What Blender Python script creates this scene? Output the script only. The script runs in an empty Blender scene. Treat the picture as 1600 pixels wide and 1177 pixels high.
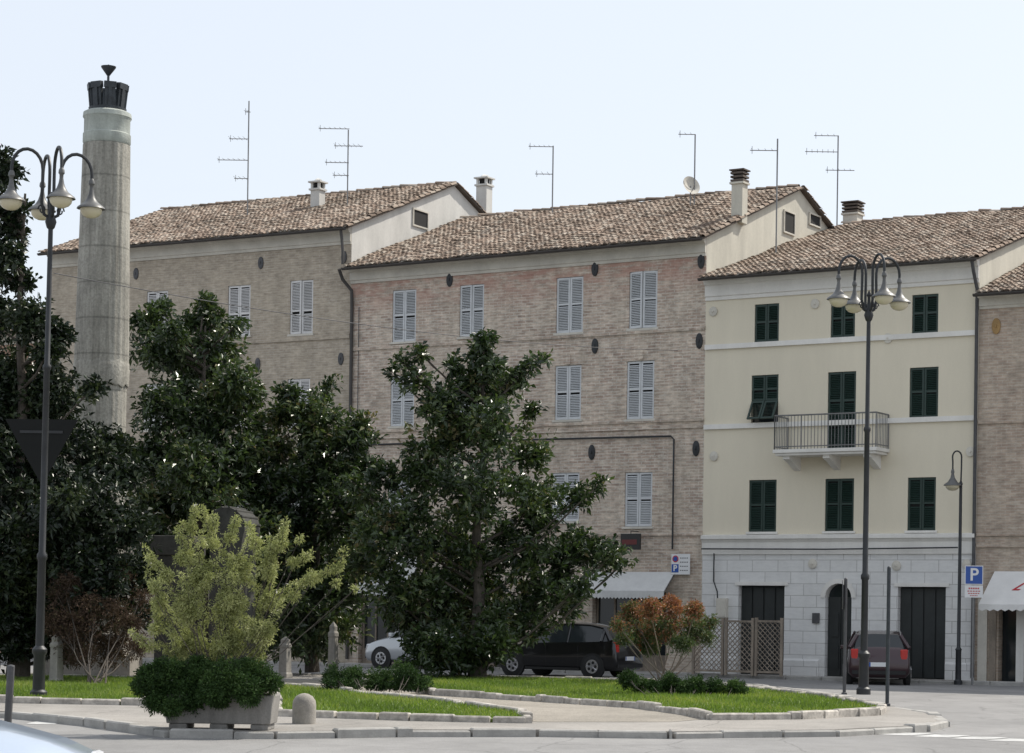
import bpy, math, random, numpy as np
from mathutils import Vector, Matrix
random.seed(7); rng=np.random.default_rng(7)
F=3500.0; H=1.7; CX=800.0; CY=960.0; R=0.014
cr,sr=math.cos(R),math.sin(R)
scene=bpy.context.scene; coll=scene.collection
def UV(px,py):
    du,dv=px-CX,py-CY
    return du*cr+dv*sr, -du*sr+dv*cr
def Wp(px,py,Y):
    u,v=UV(px,py); return Vector((u/F*Y,Y,H-v/F*Y))
def G(px,py,z=0.0):
    u,v=UV(px,py); Y=F*(H-z)/v; return Vector((u/F*Y,Y,z))
# ---------------------------------------------------------------- materials
def nodes(name):
    m=bpy.data.materials.new(name); m.use_nodes=True
    nt=m.node_tree; b=nt.nodes['Principled BSDF']; return m,nt,b
def N(nt,t,**kw):
    n=nt.nodes.new(t)
    for k,v in kw.items():
        if k in n.inputs: n.inputs[k].default_value=v
        else: setattr(n,k,v)
    return n
def mixc(nt,fac,a,b,mode='MIX'):
    n=nt.nodes.new('ShaderNodeMix'); n.data_type='RGBA'; n.blend_type=mode
    for s,val in ((0,fac),(6,a),(7,b)):
        if hasattr(val,'links') or hasattr(val,'is_linked'): nt.links.new(val,n.inputs[s])
        elif isinstance(val,tuple): n.inputs[s].default_value=(*val[:3],1)
        else: n.inputs[s].default_value=val
    return n.outputs[2]
def ramp(nt,src,stops):
    r=nt.nodes.new('ShaderNodeValToRGB'); e=r.color_ramp.elements
    while len(e)<len(stops): e.new(0.5)
    for i,(p,c) in enumerate(stops):
        e[i].position=p; e[i].color=(*c,1) if isinstance(c,tuple) else (c,c,c,1)
    nt.links.new(src,r.inputs[0]); return r.outputs[0]
def noise(nt,co,scale,detail=4,rough=.6,vs=None):
    if vs:
        mp=N(nt,'ShaderNodeMapping'); mp.inputs['Scale'].default_value=vs
        nt.links.new(co,mp.inputs[0]); co=mp.outputs[0]
    n=N(nt,'ShaderNodeTexNoise'); n.inputs['Scale'].default_value=scale; n.inputs['Detail'].default_value=detail; n.inputs['Roughness'].default_value=rough
    nt.links.new(co,n.inputs['Vector']); return n.outputs[0]
def bump(nt,b,h,s=.3,d=.02):
    n=N(nt,'ShaderNodeBump'); n.inputs['Strength'].default_value=s; n.inputs['Distance'].default_value=d
    nt.links.new(h,n.inputs['Height']); nt.links.new(n.outputs[0],b.inputs['Normal'])
def M(name,col,rough=.8,var=.25,scale=2.0,fine=25,metal=0,coat=0,streak=False,bmp=0):
    m,nt,b=nodes(name); tc=N(nt,'ShaderNodeTexCoord').outputs['Object']
    n1=noise(nt,tc,scale,5,.65,(1,1,.25) if streak else None); n2=noise(nt,tc,fine,3,.6)
    d=tuple(c*(1-var) for c in col); l=tuple(min(1,c*(1+var)) for c in col)
    c1=ramp(nt,n1,[(.3,d),(.7,l)])
    f2=ramp(nt,n2,[(.3,1-var*.6),(.7,1.0)])
    c=mixc(nt,1.0,c1,f2,'MULTIPLY'); nt.links.new(c,b.inputs['Base Color'])
    b.inputs['Roughness'].default_value=rough; b.inputs['Metallic'].default_value=metal
    b.inputs['Coat Weight'].default_value=coat
    if bmp: bump(nt,b,n2,bmp,.02)
    return m
def brickmat(name,c1,c2,mortar,bw=.27,rh=.078,ms=.009,stain=(.6,.55,.5),redtop=None,stainamt=.6,dirt=1.0,patch=0):
    m,nt,b=nodes(name); tc=N(nt,'ShaderNodeTexCoord').outputs['Object']
    s=N(nt,'ShaderNodeSeparateXYZ'); nt.links.new(tc,s.inputs[0])
    a=N(nt,'ShaderNodeMath',operation='ADD'); nt.links.new(s.outputs[0],a.inputs[0]); nt.links.new(s.outputs[1],a.inputs[1])
    cb=N(nt,'ShaderNodeCombineXYZ'); nt.links.new(a.outputs[0],cb.inputs[0]); nt.links.new(s.outputs[2],cb.inputs[1])
    br=N(nt,'ShaderNodeTexBrick'); nt.links.new(cb.outputs[0],br.inputs['Vector'])
    br.inputs['Scale'].default_value=1; br.inputs['Brick Width'].default_value=bw; br.inputs['Row Height'].default_value=rh
    br.inputs['Mortar Size'].default_value=ms; br.inputs['Mortar Smooth'].default_value=.3
    br.inputs['Color1'].default_value=(*c1,1); br.inputs['Color2'].default_value=(*c2,1); br.inputs['Mortar'].default_value=(*mortar,1)
    n1=noise(nt,tc,.7,6,.65); n2=noise(nt,tc,9.0,4,.7,(.4,.4,1.5)); n3=noise(nt,tc,1.6,6,.75,(1,1,.7))
    c=mixc(nt,ramp(nt,n1,[(.42,0.0),(.6,stainamt)]),br.outputs[0],stain)
    k=dirt
    c=mixc(nt,1.0,c,ramp(nt,n2,[(.32,1-.36*k),(.5,1.0),(.68,1+.28*k)]),'MULTIPLY')
    c=mixc(nt,1.0,c,ramp(nt,n3,[(.33,1-.26*k),(.6,1+.06*k)]),'MULTIPLY')
    n4=noise(nt,tc,2.2,5,.7,(1,1,.12)); c=mixc(nt,1.0,c,ramp(nt,n4,[(.3,1-.16*k),(.55,1.0)]),'MULTIPLY')
    if patch:
        n5=noise(nt,tc,2.6,7,.8,(.8,.8,1.7)); c=mixc(nt,ramp(nt,n5,[(.55,0.0),(.60,patch)]),c,(.60,.55,.47))
        n6=noise(nt,tc,3.3,7,.8,(.55,.55,2.2)); n6b=N(nt,'ShaderNodeMath',operation='SUBTRACT'); n6b.inputs[0].default_value=1; nt.links.new(n6,n6b.inputs[1])
        c=mixc(nt,ramp(nt,n6b.outputs[0],[(.56,0.0),(.63,patch*.8)]),c,(.33,.22,.17))
    if redtop:
        z0,z1=redtop
        mr=N(nt,'ShaderNodeMapRange'); mr.inputs[1].default_value=z0; mr.inputs[2].default_value=z1; nt.links.new(s.outputs[2],mr.inputs[0])
        mu=N(nt,'ShaderNodeMath',operation='MULTIPLY'); nt.links.new(mr.outputs[0],mu.inputs[0])
        nt.links.new(ramp(nt,noise(nt,tc,1.1,6,.8,(.6,.6,2.4)),[(.44,0.05),(.54,.62)]),mu.inputs[1])
        c=mixc(nt,mu.outputs[0],c,(.40,.20,.155))
    nt.links.new(c,b.inputs['Base Color']); b.inputs['Roughness'].default_value=.92
    bump(nt,b,br.outputs[1],-.5,.01)
    return m
def rndmat(name,stops,rough=.8,trans=0,patch=None,spec=.5,tc_=(1.3,1.4,.7)):
    m,nt,b=nodes(name); at=N(nt,'ShaderNodeAttribute',attribute_name='rnd')
    c=ramp(nt,at.outputs['Fac'],stops)
    if patch:
        tc=N(nt,'ShaderNodeTexCoord').outputs['Object']
        c=mixc(nt,1.0,c,ramp(nt,noise(nt,tc,patch[0],5,.65),[(.32,patch[1]),(.68,patch[2])]),'MULTIPLY')
        c=mixc(nt,1.0,c,ramp(nt,noise(nt,tc,14,3,.7),[(.3,(.75,.75,.75)),(.7,(1.12,1.12,1.12))]),'MULTIPLY')
    nt.links.new(c,b.inputs['Base Color']); b.inputs['Roughness'].default_value=rough
    b.inputs['Specular IOR Level'].default_value=spec
    if trans:
        t=N(nt,'ShaderNodeBsdfTranslucent'); ct=mixc(nt,1.0,c,tc_,'MULTIPLY'); nt.links.new(ct,t.inputs[0])
        mx=N(nt,'ShaderNodeMixShader'); mx.inputs[0].default_value=trans
        nt.links.new(b.outputs[0],mx.inputs[1]); nt.links.new(t.outputs[0],mx.inputs[2])
        nt.links.new(mx.outputs[0],nt.nodes['Material Output'].inputs[0])
    return m
mBrickA=brickmat('pale_brick',(.45,.385,.305),(.355,.30,.235),(.46,.415,.35),stain=(.43,.37,.29),stainamt=.6,dirt=.75,patch=.18)
mBrickB=brickmat('pink_brick',(.55,.455,.37),(.38,.285,.23),(.57,.52,.45),bw=.29,rh=.088,ms=.013,stain=(.55,.475,.385),redtop=(11.0,11.9),stainamt=.55,dirt=1.05,patch=.55)
mBrickD=brickmat('tan_brick',(.47,.38,.30),(.37,.28,.22),(.46,.41,.35),stain=(.45,.385,.31),stainamt=.5,dirt=.8,patch=.3)
mStone=brickmat('grey_ashlar',(.69,.685,.67),(.64,.635,.62),(.40,.39,.375),bw=.80,rh=.335,ms=.012,stain=(.66,.655,.645),stainamt=.3,dirt=.2)
mCream=M('cream_plaster',(.68,.62,.495),.9,.06,.7,20,streak=True)
mCreamPale=M('pale_cream_plaster',(.55,.525,.45),.9,.16,1.2,20,streak=True)
mWhiteP=M('weathered_white_plaster',(.58,.57,.54),.9,.16,1.0,15,streak=True)
mTrim=M('white_trim',(.71,.69,.65),.85,.1,1.5,20,streak=True)
mTrimG=M('cornice_plaster',(.57,.54,.475),.85,.15,1.5,20)
mShW=M('grey_white_shutter_paint',(.56,.575,.585),.6,.08,2,20)
mShW2=M('white_shutter_paint',(.63,.62,.61),.6,.08,2,20)
mShG=M('dark_green_shutter_paint',(.015,.036,.028),.5,.15,3,20)
mDark=M('dark_interior',(.015,.015,.015),.9,.1)
mDoorD=M('dark_door_paint',(.022,.026,.026),.5,.2,3,20)
mIron=M('dark_iron',(.03,.032,.035),.5,.25,4,30,metal=.3)
mIronL=M('weathered_iron',(.08,.08,.085),.6,.25,4,30,metal=.2)
mShade=M('grey_lamp_shade_enamel',(.11,.11,.108),.45,.2,4,30,metal=.1)
mGutter=M('brown_gutter',(.05,.045,.042),.5,.2,2,20)
mGalv=M('galvanised_metal',(.20,.20,.20),.5,.15,5,30,metal=.3)
mTile=rndmat('clay_roof_tiles',[(0,(.16,.125,.10)),(.25,(.26,.20,.16)),(.5,(.335,.265,.215)),(.72,(.39,.325,.27)),(.9,(.45,.40,.345)),(1,(.21,.18,.155))],.92,0,(.6,(.64,.62,.59),(1.08,1.05,1.02)),.3)
mTileBase=M('roof_base',(.11,.09,.075),.95,.3,2,10)
mConc=M('concrete',(.34,.33,.31),.9,.2,3,40,bmp=.3)
mPlanter=M('planter_concrete',(.225,.215,.20),.9,.3,4,50,streak=True,bmp=.4)
mBoll=M('bollard_concrete',(.30,.28,.25),.9,.25,4,50,bmp=.4)
def columnmat():
    m,nt,b=nodes('travertine'); tc=N(nt,'ShaderNodeTexCoord').outputs['Object']
    n1=noise(nt,tc,7,6,.75,(1,1,.05)); n2=noise(nt,tc,.8,5,.7); n3=noise(nt,tc,18,4,.7)
    s=N(nt,'ShaderNodeSeparateXYZ'); nt.links.new(tc,s.inputs[0])
    md=N(nt,'ShaderNodeMath',operation='PINGPONG'); md.inputs[1].default_value=.42; nt.links.new(s.outputs[2],md.inputs[0])
    c=ramp(nt,n1,[(.3,(.19,.18,.155)),(.5,(.345,.33,.29)),(.7,(.45,.43,.38))])
    c=mixc(nt,1.0,c,ramp(nt,n2,[(.35,.72),(.62,1.12)]),'MULTIPLY'); c=mixc(nt,1.0,c,ramp(nt,n3,[(.35,.76),(.6,1.05)]),'MULTIPLY')
    c=mixc(nt,1.0,c,ramp(nt,md.outputs[0],[(0.0,.6),(.035,1.0)]),'MULTIPLY')
    nt.links.new(c,b.inputs['Base Color']); b.inputs['Roughness'].default_value=.9; bump(nt,b,n3,.5,.03); return m
mColumn=columnmat()
mMarb=M('old_stone',(.27,.255,.23),.9,.3,2,14,streak=True,bmp=.5)
mKerb=M('pale_kerb_stone',(.42,.39,.35),.9,.4,3,12,bmp=.5)
mBronze=M('dark_bronze',(.045,.052,.06),.5,.3,5,20,metal=.4)
mWood=M('weathered_wood',(.27,.225,.18),.85,.35,4,20,streak=True)
mBark=M('bark',(.085,.072,.06),.95,.35,5,25,bmp=.6)
mAwn=M('awning_cloth',(.68,.67,.65),.8,.06,2,20); mAwnG=M('shaded_grey_awning_cloth',(.56,.56,.55),.8,.1,2,20)  # greyer cloth: the shade on those awnings is put into its colour
mBulb,nt_,b_=nodes('milky_lamp_glass'); b_.inputs['Base Color'].default_value=(.56,.51,.37,1); b_.inputs['Roughness'].default_value=.2
mSignW=M('sign_white',(.7,.7,.7),.4,.04); mSignB=M('sign_blue',(.02,.08,.33),.4,.05); mSignR=M('sign_red',(.45,.03,.04),.4,.05)
mBlack=M('black_mark',(.02,.02,.02),.5,.1)
mTyre=M('tyre_rubber',(.02,.02,.02),.85,.2); mRim=M('alloy_rim',(.45,.45,.46),.3,.1,metal=.8)
mGlass,nt_,b_=nodes('dark_window_glass'); b_.inputs['Base Color'].default_value=(.02,.025,.028,1); b_.inputs['Roughness'].default_value=.06
mTail,nt_,b_=nodes('tail_light_plastic'); b_.inputs['Base Color'].default_value=(.45,.02,.015,1); b_.inputs['Roughness'].default_value=.15
mHead,nt_,b_=nodes('head_light_plastic'); b_.inputs['Base Color'].default_value=(.6,.62,.65,1); b_.inputs['Roughness'].default_value=.1
def paint(name,c):
    m,nt,b=nodes(name); b.inputs['Base Color'].default_value=(*c,1); b.inputs['Metallic'].default_value=.35; b.inputs['Roughness'].default_value=.32; b.inputs['Coat Weight'].default_value=.8; b.inputs['Coat Roughness'].default_value=.05; return m
mPBlack=paint('black_car_paint',(.006,.006,.007)); mPRed=paint('dark_maroon_car_paint',(.03,.008,.012)); mPSil=paint('silver_car_paint',(.5,.52,.54)); mPBlue=paint('pale_blue_car_paint',(.40,.47,.57))
mMag=rndmat('magnolia_leaf',[(0,(.012,.024,.010)),(.4,(.034,.058,.021)),(.72,(.068,.102,.034)),(.9,(.13,.15,.06)),(1,(.17,.14,.07))],.33,.20,spec=.55)  # lowest leaf tone darkened to put crown shade into the colour
mDeep=rndmat('dark_evergreen_leaf',[(0,(.007,.013,.008)),(.6,(.020,.034,.015)),(1,(.06,.078,.032))],.38,.12,spec=.4)  # darkest stop paints the shade within the crown
mYel=rndmat('yellow_green_leaf',[(0,(.20,.22,.08)),(.5,(.35,.37,.15)),(1,(.54,.54,.27))],.6,.3,tc_=(1.0,1.08,.8))
mJun=rndmat('juniper_leaf',[(0,(.014,.034,.010)),(.6,(.042,.085,.020)),(1,(.09,.15,.04))],.6,.15,spec=.25)
mRedL=rndmat('red_brown_leaf',[(0,(.05,.08,.028)),(.45,(.10,.13,.045)),(.57,(.17,.105,.05)),(.75,(.29,.11,.06)),(1,(.36,.16,.09))],.5,.22)
mRus=rndmat('rusty_twig_leaf',[(0,(.045,.032,.025)),(.6,(.095,.062,.045)),(1,(.08,.08,.04))],.8,.12,spec=.15)
mGrassB=rndmat('grass_blade',[(0,(.07,.12,.015)),(.6,(.15,.22,.035)),(1,(.27,.29,.08))],.6,.35)
mLawn=M('lawn_soil_green',(.11,.155,.03),.95,.4,1.2,30)
def groundmat(name,c,dark,speck,crack=False):
    m,nt,b=nodes(name); tc=N(nt,'ShaderNodeTexCoord').outputs['Object']
    n1=noise(nt,tc,.25,6,.6); n2=noise(nt,tc,45,2,.8); n3=noise(nt,tc,1.2,6,.75,(1,.5,1))
    a=ramp(nt,n1,[(.35,dark),(.62,c)])
    a=mixc(nt,1.0,a,ramp(nt,n2,[(.3,(speck,)*3),(.7,(1.12,1.12,1.12))]),'MULTIPLY')
    a=mixc(nt,1.0,a,ramp(nt,n3,[(.3,(.82,.82,.82)),(.6,(1.05,1.05,1.05))]),'MULTIPLY')
    if crack:
        v=N(nt,'ShaderNodeTexVoronoi',feature='DISTANCE_TO_EDGE'); v.inputs['Scale'].default_value=.45
        wn=N(nt,'ShaderNodeTexNoise'); wn.inputs['Scale'].default_value=1.2; wn.inputs['Detail'].default_value=5; nt.links.new(tc,wn.inputs['Vector'])
        ad=mixc(nt,.25,tc,wn.outputs[1],'ADD'); nt.links.new(ad,v.inputs['Vector'])
        a=mixc(nt,1.0,a,ramp(nt,v.outputs[0],[(0.0,.7),(.012,1.0)]),'MULTIPLY')
    nt.links.new(a,b.inputs['Base Color']); b.inputs['Roughness'].default_value=.9; bump(nt,b,n2,.4,.01); return m
mAsph=groundmat('old_grey_asphalt',(.26,.255,.25),(.21,.207,.204),.72,True)
mGravel=groundmat('gravel',(.37,.335,.285),(.27,.245,.205),.4)
mPave=groundmat('island_paving',(.32,.30,.275),(.25,.235,.215),.7,True)
mRoadP=M('worn_road_paint',(.48,.48,.47),.8,.3,3,10)
# ---------------------------------------------------------------- mesh builder
class MB:
    def __init__(s): s.v=[];s.f=[];s.m=[]
    def add(s,vs,fs,mi=0):
        o=len(s.v); s.v+= [tuple(v) for v in vs]; s.f+=[tuple(i+o for i in f) for f in fs]; s.m+=[mi]*len(fs); return s
    def box(s,x0,x1,y0,y1,z0,z1,mi=0,T=None):
        vs=[Vector((x,y,z)) for x in (x0,x1) for y in (y0,y1) for z in (z0,z1)]
        if T: vs=[T@v for v in vs]
        return s.add(vs,[(0,1,3,2),(4,6,7,5),(0,4,5,1),(2,3,7,6),(0,2,6,4),(1,5,7,3)],mi)
    def tube(s,pts,r,n=8,mi=0,cap=True):
        pts=[Vector(p) for p in pts]; k=len(pts); rs=r if isinstance(r,(list,tuple)) else [r]*k
        vs=[]; ref=None
        for i,p in enumerate(pts):
            t=(pts[min(i+1,k-1)]-pts[max(i-1,0)]).normalized()
            if ref is None: ref=Vector((0,0,1)) if abs(t.z)<.9 else Vector((1,0,0))
            a=(ref-t*ref.dot(t)).normalized(); ref=a; b=t.cross(a)
            for j in range(n):
                w=2*math.pi*j/n; vs.append(p+(a*math.cos(w)+b*math.sin(w))*rs[i])
        fs=[(i*n+j,i*n+(j+1)%n,(i+1)*n+(j+1)%n,(i+1)*n+j) for i in range(k-1) for j in range(n)]
        if cap: fs+= [tuple(range(n))[::-1],tuple((k-1)*n+j for j in range(n))]
        return s.add(vs,fs,mi)
    def lathe(s,prof,c=(0,0,0),n=20,mi=0,T=None,flute=0,nf=16):
        vs=[];k=len(prof)
        for r,z in prof:
            for j in range(n):
                w=2*math.pi*j/n; rr=r*(1-flute*(.5+.5*math.cos(w*nf))) if flute else r
                p=Vector((c[0]+rr*math.cos(w),c[1]+rr*math.sin(w),c[2]+z)); vs.append(T@p if T else p)
        fs=[(i*n+j,i*n+(j+1)%n,(i+1)*n+(j+1)%n,(i+1)*n+j) for i in range(k-1) for j in range(n)]
        fs+=[tuple(range(n))[::-1],tuple((k-1)*n+j for j in range(n))]
        return s.add(vs,fs,mi)
    def extr(s,prof,x0,x1,mi=0):
        k=len(prof); vs=[(x0,y,z) for y,z in prof]+[(x1,y,z) for y,z in prof]
        fs=[(i,(i+1)%k,k+(i+1)%k,k+i) for i in range(k)]+[tuple(range(k))[::-1],tuple(range(k,2*k))]
        return s.add(vs,fs,mi)
    def make(s,name,mats,parent=None,loc=None,smooth=True,bevel=0,ang=35,label=None):
        me=bpy.data.meshes.new(name); me.from_pydata(s.v,[],s.f); 
        for m in (mats if isinstance(mats,(list,tuple)) else [mats]): me.materials.append(m)
        if len(set(s.m))>1: me.polygons.foreach_set('material_index',s.m)
        if smooth:
            me.polygons.foreach_set('use_smooth',[True]*len(me.polygons)); me.set_sharp_from_angle(angle=math.radians(ang))
        me.update(); o=bpy.data.objects.new(name,me); coll.objects.link(o)
        if parent: o.parent=parent
        if loc is not None: o.location=loc
        if bevel:
            b=o.modifiers.new('bevel','BEVEL'); b.width=bevel; b.segments=2; b.limit_method='ANGLE'
        if label: o['label']=label
        return o
def root(name,label,cat,loc=(0,0,0),rz=0,group=None):
    o=bpy.data.objects.new(name,None); coll.objects.link(o); o.location=loc; o.rotation_euler=(0,0,rz); o.empty_display_size=.3
    o['label']=label; o['category']=cat
    if group: o['group']=group
    return o
def rndmesh(name,vs,fs,rnd,mat,parent=None,smooth=False):
    me=bpy.data.meshes.new(name); me.from_pydata(vs.tolist(),[],fs.tolist() if hasattr(fs,'tolist') else fs); me.materials.append(mat)
    a=me.attributes.new('rnd','FLOAT','POINT'); a.data.foreach_set('value',np.asarray(rnd,dtype=np.float32))
    if smooth: me.polygons.foreach_set('use_smooth',[True]*len(me.polygons))
    me.update(); o=bpy.data.objects.new(name,me); coll.objects.link(o)
    if parent: o.parent=parent
    return o
def textmesh(body,size,parent,loc,rot,mat,name='lettering',align='CENTER',shear=0):
    cu=bpy.data.curves.new(name,'FONT'); cu.body=body; cu.size=size; cu.align_x=align; cu.align_y='CENTER'; cu.extrude=.002; cu.shear=shear; cu.offset=.008
    t=bpy.data.objects.new('tmp',cu); coll.objects.link(t); bpy.context.view_layer.update()
    me=bpy.data.meshes.new_from_object(t.evaluated_get(bpy.context.evaluated_depsgraph_get())); bpy.data.objects.remove(t)
    me.materials.clear(); me.materials.append(mat); o=bpy.data.objects.new(name,me); coll.objects.link(o)
    o.parent=parent; o.location=loc; o.rotation_euler=rot; return o
# ---------------------------------------------------------------- frames
class Fr:
    def __init__(s,ox,oy,a): s.o=Vector((ox,oy,0)); s.a=a; s.d=Vector((math.cos(a),-math.sin(a),0)); s.n=Vector((math.sin(a),math.cos(a),0))
    def shift(s,x,a=None): p=s.o+s.d*x; return Fr(p.x,p.y,s.a if a is None else a)
    def ray(s,px,py):
        u,v=UV(px,py); d=Vector((u/F,1,-v/F)); c=Vector((0,0,H))-s.o
        return (c.dot(s.d),c.dot(s.n),H),(d.dot(s.d),d.dot(s.n),d.z)
    def loc(s,px,py,y=0):
        c,d=s.ray(px,py); t=(y-c[1])/d[1]; return c[0]+t*d[0],c[2]+t*d[2]
    def locx(s,px,py,x):
        c,d=s.ray(px,py); t=(x-c[0])/d[0]; return c[1]+t*d[1],c[2]+t*d[2]
    def rect(s,x0,x1,yt,yb,y=0):
        ym=(yt+yb)/2; xm=(x0+x1)/2
        return [s.loc(x0,ym,y)[0],s.loc(x1,ym,y)[0],s.loc(xm,yb,y)[1],s.loc(xm,yt,y)[1]]
    def world(s,x,y,z): return s.o+s.d*x+s.n*y+Vector((0,0,z))
AL=math.atan(F/5750)
P0=Wp(1097,900,65); FM=Fr(P0.x,P0.y,AL)
fC=FM; LC=FM.loc(1527,700)[0]
xB=FM.loc(545,700)[0]; fB=FM.shift(xB); LB=-xB
fD=FM.shift(LC); LD=9.0
aA=math.radians(28.9)
fAr=FM.shift(xB,aA); xA=fAr.loc(74,700)[0]; fA=fAr.shift(xA); LA=-xA
# ---------------------------------------------------------------- houses
def wall_front(mb,L,ztop,ops,zones,cuts=()):
    xs=sorted({0,L,*[o[0] for o in ops],*[o[1] for o in ops]}); zs=sorted({0,ztop,*[o[2] for o in ops],*[o[3] for o in ops],*[z for z,_ in zones if 0<z<ztop]})
    for i in range(len(xs)-1):
        for j in range(len(zs)-1):
            cx,cz=(xs[i]+xs[i+1])/2,(zs[j]+zs[j+1])/2
            if any(o[0]<cx<o[1] and o[2]<cz<o[3] for o in ops): continue
            mi=0
            for z,m in zones:
                if cz>z: mi=m
            mb.add([(xs[i],0,zs[j]),(xs[i+1],0,zs[j]),(xs[i+1],0,zs[j+1]),(xs[i],0,zs[j+1])],[(0,1,2,3)],mi)
    for o in ops:
        d=o[4] if len(o)>4 else .16
        a,b,c,e=o[:4]; cz=(c+e)/2; mi=0
        for z,m in zones:
            if cz>z: mi=m
        q=[(a,0,c),(b,0,c),(b,0,e),(a,0,e),(a,d,c),(b,d,c),(b,d,e),(a,d,e)]
        mb.add(q,[(0,1,5,4),(1,2,6,5),(2,3,7,6),(3,0,4,7)],mi)
def tiles(name,L,ov,w,ze,zr,parent,xo0=0,xo1=0,seed=1):
    r=np.random.default_rng(seed); S=math.hypot(w+ov,zr-ze); ty,tz=(w+ov)/S,(zr-ze)/S; ny,nz=-tz,ty
    pitch=.165; ex=.28; nx=int((L+xo0+xo1)/pitch); nt=int(S/ex)
    V=[];Fc=[];Rn=[]
    arc=[math.pi*k/4 for k in range(5)]
    colj=r.normal(0,.012,nx); sag=lambda x,t:-.05*math.sin(x*.9+seed)*math.sin(t*.8)-.03*math.sin(x*2.3)
    for i in range(nx):
        x=-xo0+(i+.5)*pitch
        for j in range(nt):
            t0=j*ex+r.normal(0,.015)-.03; t1=t0+ex+.06; j0=r.normal(0,.010); j1=r.normal(0,.010)
            h0=.042+abs(r.normal(0,.012))+max(0,sag(x,t0)); h1=.02+max(0,sag(x,t0)); b=len(V); val=r.random()
            for (t,rad,h,jx) in ((t0,.080,h0,j0),(t1,.064,h1,j1)):
                for a in arc:
                    xx=x+colj[i]+jx+rad*math.cos(a); hh=h+rad*.65*math.sin(a)-.02
                    V.append((xx,-ov+t*ty+hh*ny,ze+t*tz+hh*nz)); Rn.append(val)
            Fc+=[(b+k,b+k+1,b+6+k,b+5+k) for k in range(4)]+[(b+4,b+3,b+2,b+1,b)]
    return rndmesh(name,np.array(V),Fc,Rn,mTile,parent)
def build_house(name,label,fr,L,ops,zones,mats,ze,w,zr,xo0=0,xo1=0,seed=1,cornmat=None,wb=None,corn=.5,gm=0,leftgable=True):
    h=root(name,label,'house',fr.o,-fr.a)
    ov=.45; sl=(zr-ze)/(w+ov); zw=ze+ov*sl-.06; wb=wb or w*2; zb=zw+(zr-zw-.06)-(wb-w)*sl
    mb=MB(); wall_front(mb,L,zw,ops,zones)
    for X in (0,L):
        mb.add([(X,0,0),(X,wb,0),(X,wb,zb),(X,w,zr-.08),(X,0,zw)],[(0,1,2,3,4)],gm)
    mb.add([(0,wb,0),(L,wb,0),(L,wb,zb),(0,wb,zb)],[(0,1,2,3)],gm)
    mb.make('wall',mats,h,smooth=False)
    rf=MB(); yb=wb+.3; zbb=zr-(yb-w)*sl
    for (a,b) in (((-ov,ze),(w,zr)),((yb,zbb),(w,zr))):
        rf.add([(-xo0,a[0],a[1]-.05),(L+xo1,a[0],a[1]-.05),(L+xo1,b[0],b[1]-.05),(-xo0,b[0],b[1]-.05),(-xo0,a[0],a[1]),(L+xo1,a[0],a[1]),(L+xo1,b[0],b[1]),(-xo0,b[0],b[1])],
               [(0,1,2,3),(4,5,6,7),(0,1,5,4),(1,2,6,5),(0,3,7,4)])
    ro=rf.make('roof',mTileBase,h,smooth=False)
    tiles('roof_tiles',L,ov,w,ze,zr,ro,xo0,xo1,seed)
    V=[];Fc=[];Rn=[]; r=np.random.default_rng(seed+9)
    def capline(p0,p1,rad):
        p0,p1=Vector(p0),Vector(p1); n=int((p1-p0).length/.36); t=(p1-p0).normalized(); s_=t.cross(Vector((0,0,1))).normalized(); u_=s_.cross(t)
        for i in range(n):
            b=len(V); val=r.random(); jz=r.normal(0,.012)
            for k,(q,rr) in enumerate(((i*.36-.03,rad),(i*.36+.36,rad*.82))):
                for a in range(6):
                    an=math.pi*a/5; P=p0+t*q+s_*rr*math.cos(an)+u_*(rr*.8*math.sin(an)+jz+(.02 if k==0 else 0)); V.append(tuple(P)); Rn.append(val)
            Fc.extend([(b+k,b+k+1,b+7+k,b+6+k) for k in range(5)])
    capline((-xo0,w,zr+.02),(L+xo1,w,zr+.02),.11)
    if xo1>0: capline((L+xo1-.05,-ov,ze+.01),(L+xo1-.05,w,zr+.01),.09); capline((L+xo1-.05,yb,zbb+.01),(L+xo1-.05,w,zr+.01),.09)
    rndmesh('ridge_tiles',np.array(V),Fc,Rn,mTile,ro)
    c=MB(); z=zw-.03
    sc=corn/.5
    c.extr([(0,z-.55*sc),(-.05,z-.55*sc),(-.05,z-.47*sc),(-.09,z-.45*sc),(-.09,z-.2*sc),(-.16,z-.17*sc),(-.22,z-.08*sc),(-.34,z-.04*sc),(-.34,z),(-.004,z)],0.004,L-.004)
    c.make('cornice',cornmat or mTrimG,h,smooth=False)
    g=MB(); n=7
    prof=[(-ov-.07+.075*math.cos(a),ze-.03+.075*math.sin(a)) for a in [math.pi+math.pi*i/n for i in range(n+1)]]
    prof+= [(-ov-.07+.062*math.cos(a),ze-.03+.062*math.sin(a)) for a in [2*math.pi-math.pi*i/n for i in range(n+1)]]
    g.extr(prof,-xo0*.5,L+xo1*.5); g.make('gutter',mGutter,h,smooth=False)
    return h
def shutter(mb,x0,x1,z0,z1,y0=.02,th=.04,mid=(.42,),flat=False,T=None):
    st=.055; yb=y0+th
    mb.box(x0,x0+st,y0,yb,z0,z1,0,T); mb.box(x1-st,x1,y0,yb,z0,z1,0,T)
    rails=[z0,*[z0+(z1-z0)*m for m in mid],z1-.06]
    for z in rails: mb.box(x0+st,x1-st,y0,yb,z,z+.06,0,T)
    zz=z0+.075
    while zz<z1-.08:
        if not any(abs(zz-r)<.05 for r in rails[1:-1]):
            Tl=Matrix.Translation(((x0+x1)/2,y0+th/2,zz))@Matrix.Rotation(math.radians(42),4,'X')
            if T: Tl=T@Tl
            mb.box(-(x1-x0)/2+st,(x1-x0)/2-st,-.028,.028,-.004,.004,0,Tl)
        zz+=.05
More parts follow.
